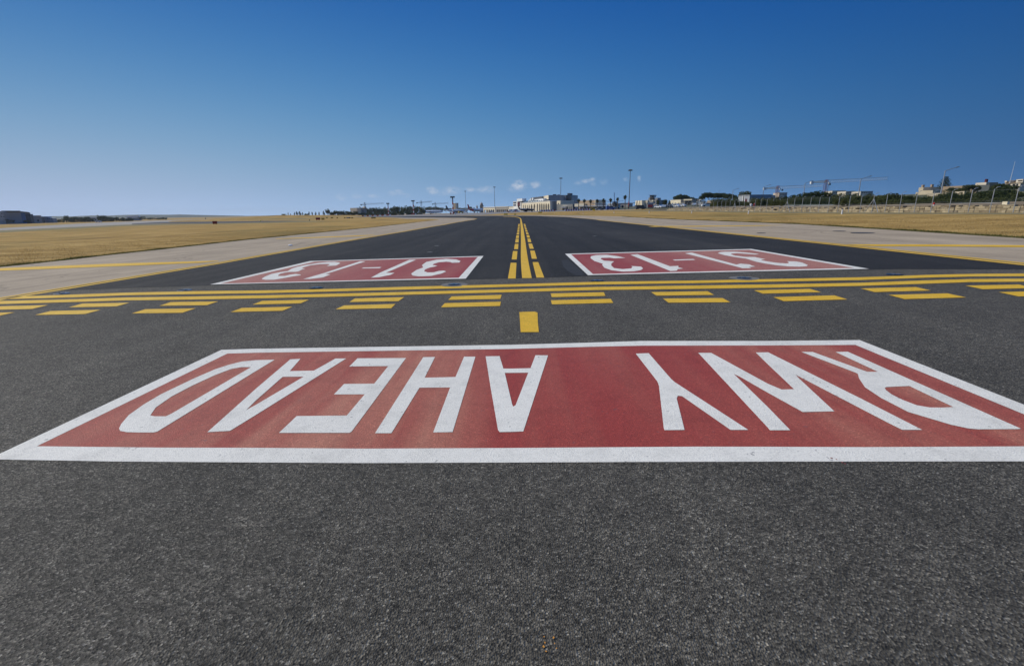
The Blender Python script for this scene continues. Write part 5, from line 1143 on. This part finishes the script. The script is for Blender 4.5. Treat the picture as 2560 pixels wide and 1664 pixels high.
crane(2060, 500, 449.3, 300, 2026.2, 456, 2219.7, 445.6, (2073, 472), 'steel_red', 'steel_white', 'higher red-masted crane with the longest pale jib, above the dark shrub hump')
crane(913.2, 525, 505.5, 700, 901.6, 511.6, 960, 508, None, 'steel_grey', 'steel_grey', 'small grey crane over the old stone farmhouse', 1.1)
crane(1054, 525, 501.5, 760, 1041.3, 507, 1080, 503.6, None, 'steel_grey', 'steel_grey', 'grey crane above the trees at the tail of the white jet', 1.1)
crane(1089.2, 525, 505.5, 800, 1080.6, 510.2, 1121, 507.6, None, 'steel_grey', 'steel_grey', 'grey crane above the far trees at the nose of the white jet', 1.1)

# ------------------------------------------------------------------ aircraft
def airliner(px, D, heading, L, body, tail, label, rear=None, high_wing=False, belly='plane_grey'):
    """L metres long; heading in radians, 0 = nose to the right of the picture"""
    g = onground(px, D); e = empty('parked_airliner', (g.x, g.y, g.z), heading, label, 'airliner', 'airliners parked on the apron')
    r = L * .054; zc = L * .09 + r * .35
    prof = [(-.5, .12, .55), (-.44, .35, .42), (-.34, .72, .2), (-.22, 1, 0), (.34, 1, 0), (.42, .86, -.06), (.47, .55, -.15), (.495, .22, -.22), (.5, .05, -.25)]
    m_ = MB(); m_.tube([(L * x, 0, zc + r * dz) for x, k, dz in prof], [r * k for x, k, dz in prof], 16); m_.build('fuselage', body, e, True)
    m_ = MB(); m_.tube([(L * -.30, 0, zc - r * .20), (L * -.1, 0, zc - r * .30), (L * .3, 0, zc - r * .30), (L * .40, 0, zc - r * .28)], [r * .55, r * .80, r * .80, r * .6], 12); m_.build('belly', belly, e, True)
    if rear: m_ = MB(); m_.tube([(L * x, 0, zc + r * dz) for x, k, dz in prof[:4]], [r * k * 1.02 for x, k, dz in prof[:4]], 16); m_.build('rear_fuselage', rear, e, True)
    zw = zc + (r * .85 if high_wing else -r * .5)
    for s in (-1, 1):
        m_ = MB(); m_.prism([(L * .09, 0), (L * -.10, 0), (L * -.13, L * .44), (L * -.085, L * .44), (L * .0, L * .2)], (0, s * r * .6, zw), (1, 0, 0), (0, s, .09), (0, 0, r * .22)); m_.build('wing', 'plane_grey', e)
        m_ = MB(); m_.prism([(L * -.40, 0), (L * -.48, 0), (L * -.50, L * .17), (L * -.465, L * .17)], (0, s * r * .2, zc + r * .55), (1, 0, 0), (0, s, .1), (0, 0, r * .12)); m_.build('stabilizer', 'plane_grey', e)
        m_ = MB(); m_.tube([(L * .09, s * L * .15, zw - r * .55), (L * .075, s * L * .15, zw - r * .55), (L * .0, s * L * .15, zw - r * .5), (L * -.03, s * L * .15, zw - r * .45)], [r * .42, r * .5, r * .48, r * .3], 12); m_.build('engine', belly if belly != 'plane_grey' else 'plane_white', e, True)
        m_ = MB(); m_.tube([(L * -.03, s * L * .075, zw), (L * -.03, s * L * .075, .4)], .14, 6); m_.tube([(L * -.03, s * (L * .075 - .35), .5), (L * -.03, s * (L * .075 + .35), .5)], .5, 12); m_.build('main_gear', 'tyre', e, True)
        m_ = MB(); m_.box((L * .08, s * r * .985, zc + r * .22), (L * .62, .05, r * .16)); m_.build('window_band', 'dark_glass', e)
    m_ = MB(); m_.prism([(L * -.36, 0), (L * -.475, 0), (L * -.525, L * .17), (L * -.46, L * .17)], (0, -r * .07, zc + r * .75), (1, 0, 0), (0, 0, 1), (0, r * .14, 0)); m_.build('tail_fin', tail, e)
    m_ = MB(); m_.tube([(L * .38, 0, zc - r * .7), (L * .38, 0, .35)], .12, 6); m_.tube([(L * .38, -.3, .4), (L * .38, .3, .4)], .4, 12); m_.build('nose_gear', 'tyre', e, True)
    m_ = MB(); m_.tube([(L * .445, 0, zc + r * .30), (L * .468, 0, zc + r * .18)], [r * .74, r * .60], 14); m_.build('cockpit_window', 'dark_glass', e, True)
    return e
airliner(1078, 640, .06, 31, 'plane_white', 'plane_gold', 'white jet with blue rear top seen side-on before the tree belt, nose to the right', 'plane_blue')
airliner(1140, 560, .75, 27, 'plane_white', 'plane_dark', 'white jet with a dark tail fin, parked beside the largest banded mast', None, belly='plane_dark')
airliner(1191, 600, .95, 31, 'plane_white', 'plane_red', 'red-tailed jet with white nose parked left of the low terminal', 'plane_red')
airliner(1315.5, 330, .55, 12.5, 'plane_dark', 'maroon', 'small dark aircraft in shade before the tall terminal arcade', None, True, 'plane_dark')  # shade under the fuselage is put into the dark belly colour
airliner(1537.5, 300, 1.33, 29, 'plane_grey', 'plane_blue', 'jet with a tall blue tail fin seen from behind, among the palms', 'plane_dark', belly='plane_dark')

# ------------------------------------------------------------------ vehicles
CARM = {}
def car(px, D, rz, paintm, label, kind='car', group=None, z=0.0):
    g = onground(px, D); e = empty('parked_car' if kind == 'car' else kind, (g.x, g.y, g.z + z), rz, label, {'car': 'car', 'van': 'van', 'bus': 'bus', 'cart': 'cart'}[kind], group)
    if kind == 'car': L, W, H, prof = 4.2, 1.72, 1.45, [(-2.1, .35), (-2.1, .80), (-1.95, .93), (-1.25, .98), (-.75, 1.42), (.55, 1.45), (1.15, .98), (1.95, .84), (2.1, .62), (2.1, .35)]
    elif kind == 'van': L, W, H, prof = 4.9, 1.9, 1.95, [(-2.45, .4), (-2.45, 1.85), (-2.3, 1.95), (1.2, 1.95), (1.7, 1.2), (2.3, 1.05), (2.45, .8), (2.45, .4)]
    else: L, W, H, prof = 11, 2.6, 3.0, [(-5.5, .45), (-5.5, 2.6), (5.4, 2.6), (5.5, 1.4), (5.5, .45)]
    m_ = MB(); m_.prism(prof, (0, -W / 2, 0), (1, 0, 0), (0, 0, 1), (0, W, 0)); m_.build('body', paintm, e)
    for s in (-1, 1):
        m_ = MB()
        if kind == 'car': m_.prism([(-1.1, 1.0), (-.7, 1.36), (.5, 1.38), (.98, 1.0)], (0, s * (W / 2 + .012), 0), (1, 0, 0), (0, 0, 1), (0, -s * .01, 0))
        elif kind == 'van': m_.prism([(-.9, 1.25), (-.9, 1.8), (1.15, 1.8), (1.5, 1.25)], (0, s * (W / 2 + .012), 0), (1, 0, 0), (0, 0, 1), (0, -s * .01, 0))
        else: m_.prism([(-5.2, 1.35), (-5.2, 2.3), (5.1, 2.3), (5.2, 1.35)], (0, s * (W / 2 + .012), 0), (1, 0, 0), (0, 0, 1), (0, -s * .01, 0))
        m_.build('side_window', 'dark_glass', e)
        for x in (-L * .31, L * .31):
            m_ = MB(); m_.tube([(x, s * (W / 2 - .16), .33), (x, s * (W / 2 + .03), .33)], .33, 14); m_.build('wheel', 'tyre', e, True)
    m_ = MB()
    if kind == 'car': m_.prism([(-W * .42, 1.0), (W * .42, 1.0), (W * .36, 1.38), (-W * .36, 1.38)], (1.14, 0, 0), (0, 1, 0), (-.9, 0, 1.0), (.02, 0, .02)) if False else m_.box((.92, 0, 1.2), (.03, W * .8, .5), Matrix.Rotation(-.92, 3, 'Y'))
    elif kind == 'van': m_.box((1.52, 0, 1.56), (.03, W * .84, .75), Matrix.Rotation(-.6, 3, 'Y'))
    else: m_.box((5.46, 0, 1.9), (.12, W * .9, .9))
    m_.build('windscreen', 'dark_glass', e)
    if kind == 'bus':
        m_ = MB(); m_.box((0, 0, 2.72), (11.1, 2.66, .22)); m_.build('roof', 'roof_white', e); m_ = MB(); m_.box((-5.53, 0, 1.2), (.08, 2.2, 1.2)); m_.build('rear_panel', 'barrier_red', e)
    return e
cols = ['car_white', 'car_silver', 'car_silver', 'car_white', 'car_dark', 'car_silver', 'car_white', 'car_blue', 'car_silver', 'car_white', 'car_silver', 'car_dark', 'car_white', 'car_silver']
wording = {'car_white': 'white', 'car_silver': 'silver', 'car_dark': 'dark', 'car_blue': 'blue'}
for i, (px, D) in enumerate([(1646, 232), (1654, 240), (1661, 228), (1668, 244), (1674, 230), (1682, 242), (1688, 229), (1695, 240), (1659, 256), (1671, 260), (1683, 258), (1697, 256), (1703, 238), (1737, 236), (1649, 272), (1655, 285), (1664, 280), (1670, 290), (1678, 276), (1688, 272), (1643, 250), (1666, 268)]):
    car(px, D, rs.uniform(.6, 1.1) if i % 3 else 2.2, cols[i % 14], f'{wording[cols[i % 14]]} car, {ORD[i]} listed from the left rows of the car park behind the wall' if False else f'{wording[cols[i % 14]]} car in the crowded car park before the tan depot', group=f'{wording[cols[i % 14]]} cars in the car park', z=.1)
car(1767, 186, 3.05, 'car_white', 'white estate car parked behind the stone wall below the beige building', 'car', z=.25)
car(1626, 250, 1.28, 'grey_wall', 'long grey apron bus with white roof and dark red rear before the finned building', 'bus')
car(1279, 400, .3, 'car_white', 'white van on the apron left of the terminal, left of a second white van', 'van'); car(1289.5, 395, .2, 'car_white', 'white van on the apron nearest the left end of the terminal arcade', 'van')
car(1497, 285, .1, 'car_silver', 'silver car on the apron below the palms', 'car'); car(1512, 280, 3.1, 'car_dark', 'dark car on the apron below the palms', 'car'); car(1486, 290, .1, 'steel_yellow', 'yellow service van on the apron below the palms', 'van')
car(1526, 270, .1, 'car_blue', 'blue van close to the blue-tailed jet', 'van'); car(1600, 235, .2, 'car_dark', 'dark van at the left end of the finned building', 'van')
car(1229, 470, .1, 'car_white', 'white car on the apron before the low white colonnade', 'car'); car(1165, 480, .1, 'car_white', 'white car on the apron between the dark-tailed and red-tailed jets', 'car'); car(1152, 470, .4, 'steel_yellow', 'yellow service van just right of the largest banded mast', 'van'); car(241, 400, .05, 'car_white', 'tiny white car driving beyond the far runway at left', 'car')
# red and white barriers on the apron
def barrier(px, D, m_):
    g = onground(px, D); mb = MB(); mb.prism([(-.32, 0), (.32, 0), (.2, .4), (.16, .95), (-.16, .95), (-.2, .4)], (-.65, 0, 0), (0, 1, 0), (0, 0, 1), (1.3, 0, 0)); o = mb.build('plastic_barrier', m_); o.location = g; o.rotation_euler = (0, 0, .05)
    tag(o, f'{"red" if m_ == "barrier_red" else "white"} plastic barrier in the red and white line on the apron', 'barrier', f'{"red" if m_ == "barrier_red" else "white"} barriers on the apron')
for i in range(22): barrier(1414 + i * 3.05, 300, ('barrier_white', 'barrier_red')[i % 2])
for i in range(12): barrier(1353 + i * 3.0, 330, ('barrier_white', 'barrier_red')[i % 2])
for i in range(5): barrier(1262 + i * 9, 380, ('barrier_white', 'barrier_red')[i % 2])
for i in range(12): barrier(906 + i * 6.2, 400, ('barrier_red', 'barrier_white')[i % 2])

# ------------------------------------------------------------------ airfield signs and marker posts
def board(px0, px1, pyt, pyb, mface, label, legs=True, glyph=None, group=None):
    g = G((px0 + px1) / 2, pyb + .6); D = g.y; a, b2 = at(px0, pyb, D), at(px1, pyb, D); h = heights(px0, pyb, pyt, D); L = b2.x - a.x
    e = empty('guidance_sign', (a.x, D, g.z), 0, label, 'sign', group); z0 = max(a.z - g.z, .12)
    m_ = MB(); m_.box((L / 2, 0, z0 + h / 2), (L, .28, h)); m_.build('panel', mface, e)
    m_ = MB(); m_.box((L / 2, 0, z0 + h + .02), (L + .08, .34, .05)); m_.build('top_cap', 'dark_grey', e)
    for u in (.15, .85): m_ = MB(); m_.box((L * u, .05, z0 / 2 - .1), (.08, .08, z0 + .2)); m_.build('leg', 'dark_grey', e)
    for u0, u1, mm in glyph or (): m_ = MB(); m_.box((L * (u0 + u1) / 2, -.15, z0 + h / 2), (L * (u1 - u0), .03, h * .6)); m_.build('dark_section' if mm == 'sign_black' else 'yellow_section', mm, e)
board(532.4, 543, 553.2, 560, 'sign_red', 'dark red airfield sign alone in the left field, nearest to the camera')
board(790, 800.6, 544.3, 549.6, 'sign_red', 'dark red airfield sign farther out in the left field, beside a yellow and black one')
board(804, 811, 545.2, 549.4, 'sign_black', 'yellow and black airfield sign right beside the farther dark red sign', glyph=((.05, .45, 'sign_yellow'), (.6, .95, 'sign_yellow')))
for px0, px1, py, lab in ((815.5, 819, 543, 'tiny yellow and black airfield sign, first of the far row on the left field'), (827, 833, 543.3, 'small yellow and black airfield sign, second of the far row on the left field'), (841.5, 845, 543.2, 'tiny yellow and black airfield sign, third of the far row on the left field'), (860.5, 864, 543.4, 'tiny yellow and black airfield sign, fourth of the far row, beside a longer board'), (866.7, 876.2, 543.2, 'longer dark airfield board in the middle of the far row on the left field'), (878.5, 883, 543.4, 'tiny yellow and black airfield sign just right of the longer dark board')):
    board(px0, px1, py, py + 2.3, 'sign_black', lab, glyph=((.1, .42, 'sign_yellow'), (.58, .9, 'sign_yellow')) if px1 - px0 < 8 else ((.05, .6, 'plane_grey'),))
board(928.6, 939, 543.3, 546, 'sign_black', 'dark airfield sign with yellow lettering blocks, farthest right in the left field', glyph=((.08, .28, 'sign_yellow'), (.36, .56, 'sign_yellow'), (.64, .92, 'sign_yellow')))
for px0, px1, pyt, pyb, lab in ((1259.7, 1269.2, 534.4, 537.8, 'bright yellow airfield sign on the grass island, leftmost of four'), (1285.3, 1290.8, 535, 537.6, 'small yellow airfield sign on the grass island, second from the left'), (1345.6, 1355.2, 529.6, 532.6, 'bright yellow airfield sign before the terminal, third from the left'), (1481.8, 1488.4, 523.3, 526.6, 'bright yellow airfield sign below the palms, rightmost of four')):
    board(px0, px1, pyt, pyb, 'sign_yellow', lab)
def marker(px, pyt, pyb, label):
    g = G(px, pyb); h = heights(px, pyb, pyt, g.y); r = h * .13
    e = empty('marker_post', (g.x, g.y, g.z), 0, label, 'marker post', 'white marker posts along the right field')
    m_ = MB(); m_.tube([(0, 0, -.05), (0, 0, h * .78)], [r, r * .85], 10); m_.build('post', 'barrier_white', e, True); m_ = MB(); m_.tube([(0, 0, h * .78), (0, 0, h * .95), (0, 0, h)], [r * .9, r * .8, r * .4], 10); m_.build('dark_top', 'dark_grey', e, True)
for i, (px, pyt, pyb) in enumerate([(2104.5, 520.3, 535.4), (1870.9, 523.4, 534.6), (1729, 525.3, 533.2), (1622.8, 525.5, 532.8), (1535, 527.2, 533), (1457.6, 531, 535), (1399, 528.4, 530.6), (1386, 531.6, 534), (1343, 531.4, 534)]):
    marker(px, pyt, pyb, f'{ORD[i]} white marker post from the right along the far edge of the right shoulder' if i else 'nearest white marker post with dark top on the right field')
for px, py, lab in ((652, 551, 'small yellow marker beside the far taxiway on the left'), (514, 544.8, 'tiny dark marker on the crest of the far runway'), (774, 549, 'tiny dark marker at the end of the far taxiway')):
    g = G(px, py + 2.6); h = heights(px, py + 2.6, py - .6, g.y); m_ = MB(); m_.tube([(0, 0, 0), (0, 0, h * .7), (0, 0, h)], [h * .3, h * .3, h * .2], 8); o = m_.build('field_marker', 'sign_yellow' if px == 652 else 'sign_black', None, True); o.location = g; tag(o, lab, 'marker')

# ------------------------------------------------------------------ two people behind the wall
def person(px, D, shirt, label, face):
    g = onground(px, D); e = empty('person', (g.x, g.y, g.z), face, label, 'person')
    J = [(0, 0, .98, .13), (0, 0, 1.2, .14), (0, 0, 1.42, .12), (0, .01, 1.5, .055), (0, .015, 1.58, .07), (0, .02, 1.68, .085), (.19, 0, 1.42, .06), (.24, .02, 1.16, .045), (.25, .12, .95, .035), (-.19, 0, 1.42, .06), (-.25, .03, 1.16, .045), (-.24, .14, .97, .035), (.09, 0, .9, .09), (.10, .03, .5, .06), (.10, 0, .08, .045), (.10, .14, .04, .035), (-.09, 0, .9, .09), (-.10, -.02, .5, .06), (-.10, -.03, .08, .045), (-.10, .11, .04, .035)]
    E = [(0, 1), (1, 2), (2, 3), (3, 4), (4, 5), (2, 6), (6, 7), (7, 8), (2, 9), (9, 10), (10, 11), (0, 12), (12, 13), (13, 14), (14, 15), (0, 16), (16, 17), (17, 18), (18, 19)]
    me = bpy.data.meshes.new('body'); me.from_pydata([j[:3] for j in J], E, []); o = link(bpy.data.objects.new('body', me), e); md = o.modifiers.new('skin', 'SKIN')
    for i, j in enumerate(J): me.skin_vertices[0].data[i].radius = (j[3], j[3]); me.skin_vertices[0].data[i].use_root = i == 0
    o.modifiers.new('sub', 'SUBSURF').levels = 1; o.modifiers['sub'].render_levels = 1; me.materials.append(MATS['skin'])
    m_ = MB(); m_.tube([(0, 0, .92), (0, 0, 1.15), (0, 0, 1.38), (0, 0, 1.48)], [.17, .175, .19, .09], 12)
    for s in (-1, 1): m_.tube([(s * .14, 0, 1.42), (s * .21, .01, 1.3), (s * .25, .02, 1.14)], [.10, .085, .07], 10)
    m_.build('shirt', shirt, e, True)
    m_ = MB()
    for s, y in ((1, .03), (-1, -.02)): m_.tube([(s * .09, 0, .98), (s * .10, y, .5), (s * .10, 0, .12)], [.125, .09, .075], 10)
    m_.build('trousers', 'cloth_dark', e, True)
    m_ = MB(); m_.tube([(0, -.02, 1.66), (0, -.015, 1.74), (0, 0, 1.79)], [.10, .095, .03], 12); m_.build('hair', 'hair', e, True)
person(1876, 107, 'cloth_white', 'person in a white shirt and dark trousers standing behind the stone wall', 2.6)
person(1884.5, 105, 'cloth_red', 'person in a red shirt and dark trousers standing behind the stone wall', 3.6)

# ------------------------------------------------------------------ far hills
mat('hill_scrub', (.075, .085, .05), .95, .35, .01)
def ridge(pts, D, depth, name='hills'):
    V = []; n = len(pts)
    for dy, kz in ((-depth, 0), (0, 1), (depth, 0)):
        for px, py in pts:
            p = at(px, py, D); V.append((p.x, p.y + dy, (p.z if kz else min(p.z, terr(p.x, p.y + dy)) - .05)))
    me = bpy.data.meshes.new(name); me.from_pydata(V, [], [(j * n + i, j * n + i + 1, (j + 1) * n + i + 1, (j + 1) * n + i) for j in range(2) for i in range(n - 1)]); me.materials.append(MATS['hill_scrub'])
    tag(link(bpy.data.objects.new(name, me)), kind='structure')
ridge([(-300, 549), (0, 548), (90, 544), (140, 540.4), (180, 541), (230, 538.5), (270, 539), (310, 537.2), (350, 536.6), (420, 536.8), (450, 536), (500, 537.4), (540, 540), (580, 541), (640, 541.6)], 3000, 500)
ridge([(615, 543.0), (650, 540.5), (690, 538), (740, 537.4), (820, 537.8), (900, 538.2), (960, 539.5)], 460, 90, 'low_rise')
bpy.data.objects['low_rise'].data.materials[0] = MATS['dry_grass']

# ------------------------------------------------------------------ haze: thin even air over the airfield
mt = bpy.data.materials.new('haze'); mt.use_nodes = True; nt = mt.node_tree
nt.nodes.remove(nt.nodes['Principled BSDF'])
pv = nt.nodes.new('ShaderNodeVolumePrincipled'); pv.inputs['Color'].default_value = (.80, .88, 1.0, 1); pv.inputs['Density'].default_value = .00009; pv.inputs['Anisotropy'].default_value = .25
nt.links.new(pv.outputs[0], nt.nodes['Material Output'].inputs['Volume']); MATS['haze'] = mt
m_ = MB(); m_.box((0, 2500, 22), (11100, 6100, 66)); tag(m_.build('haze', 'haze'), kind='stuff')
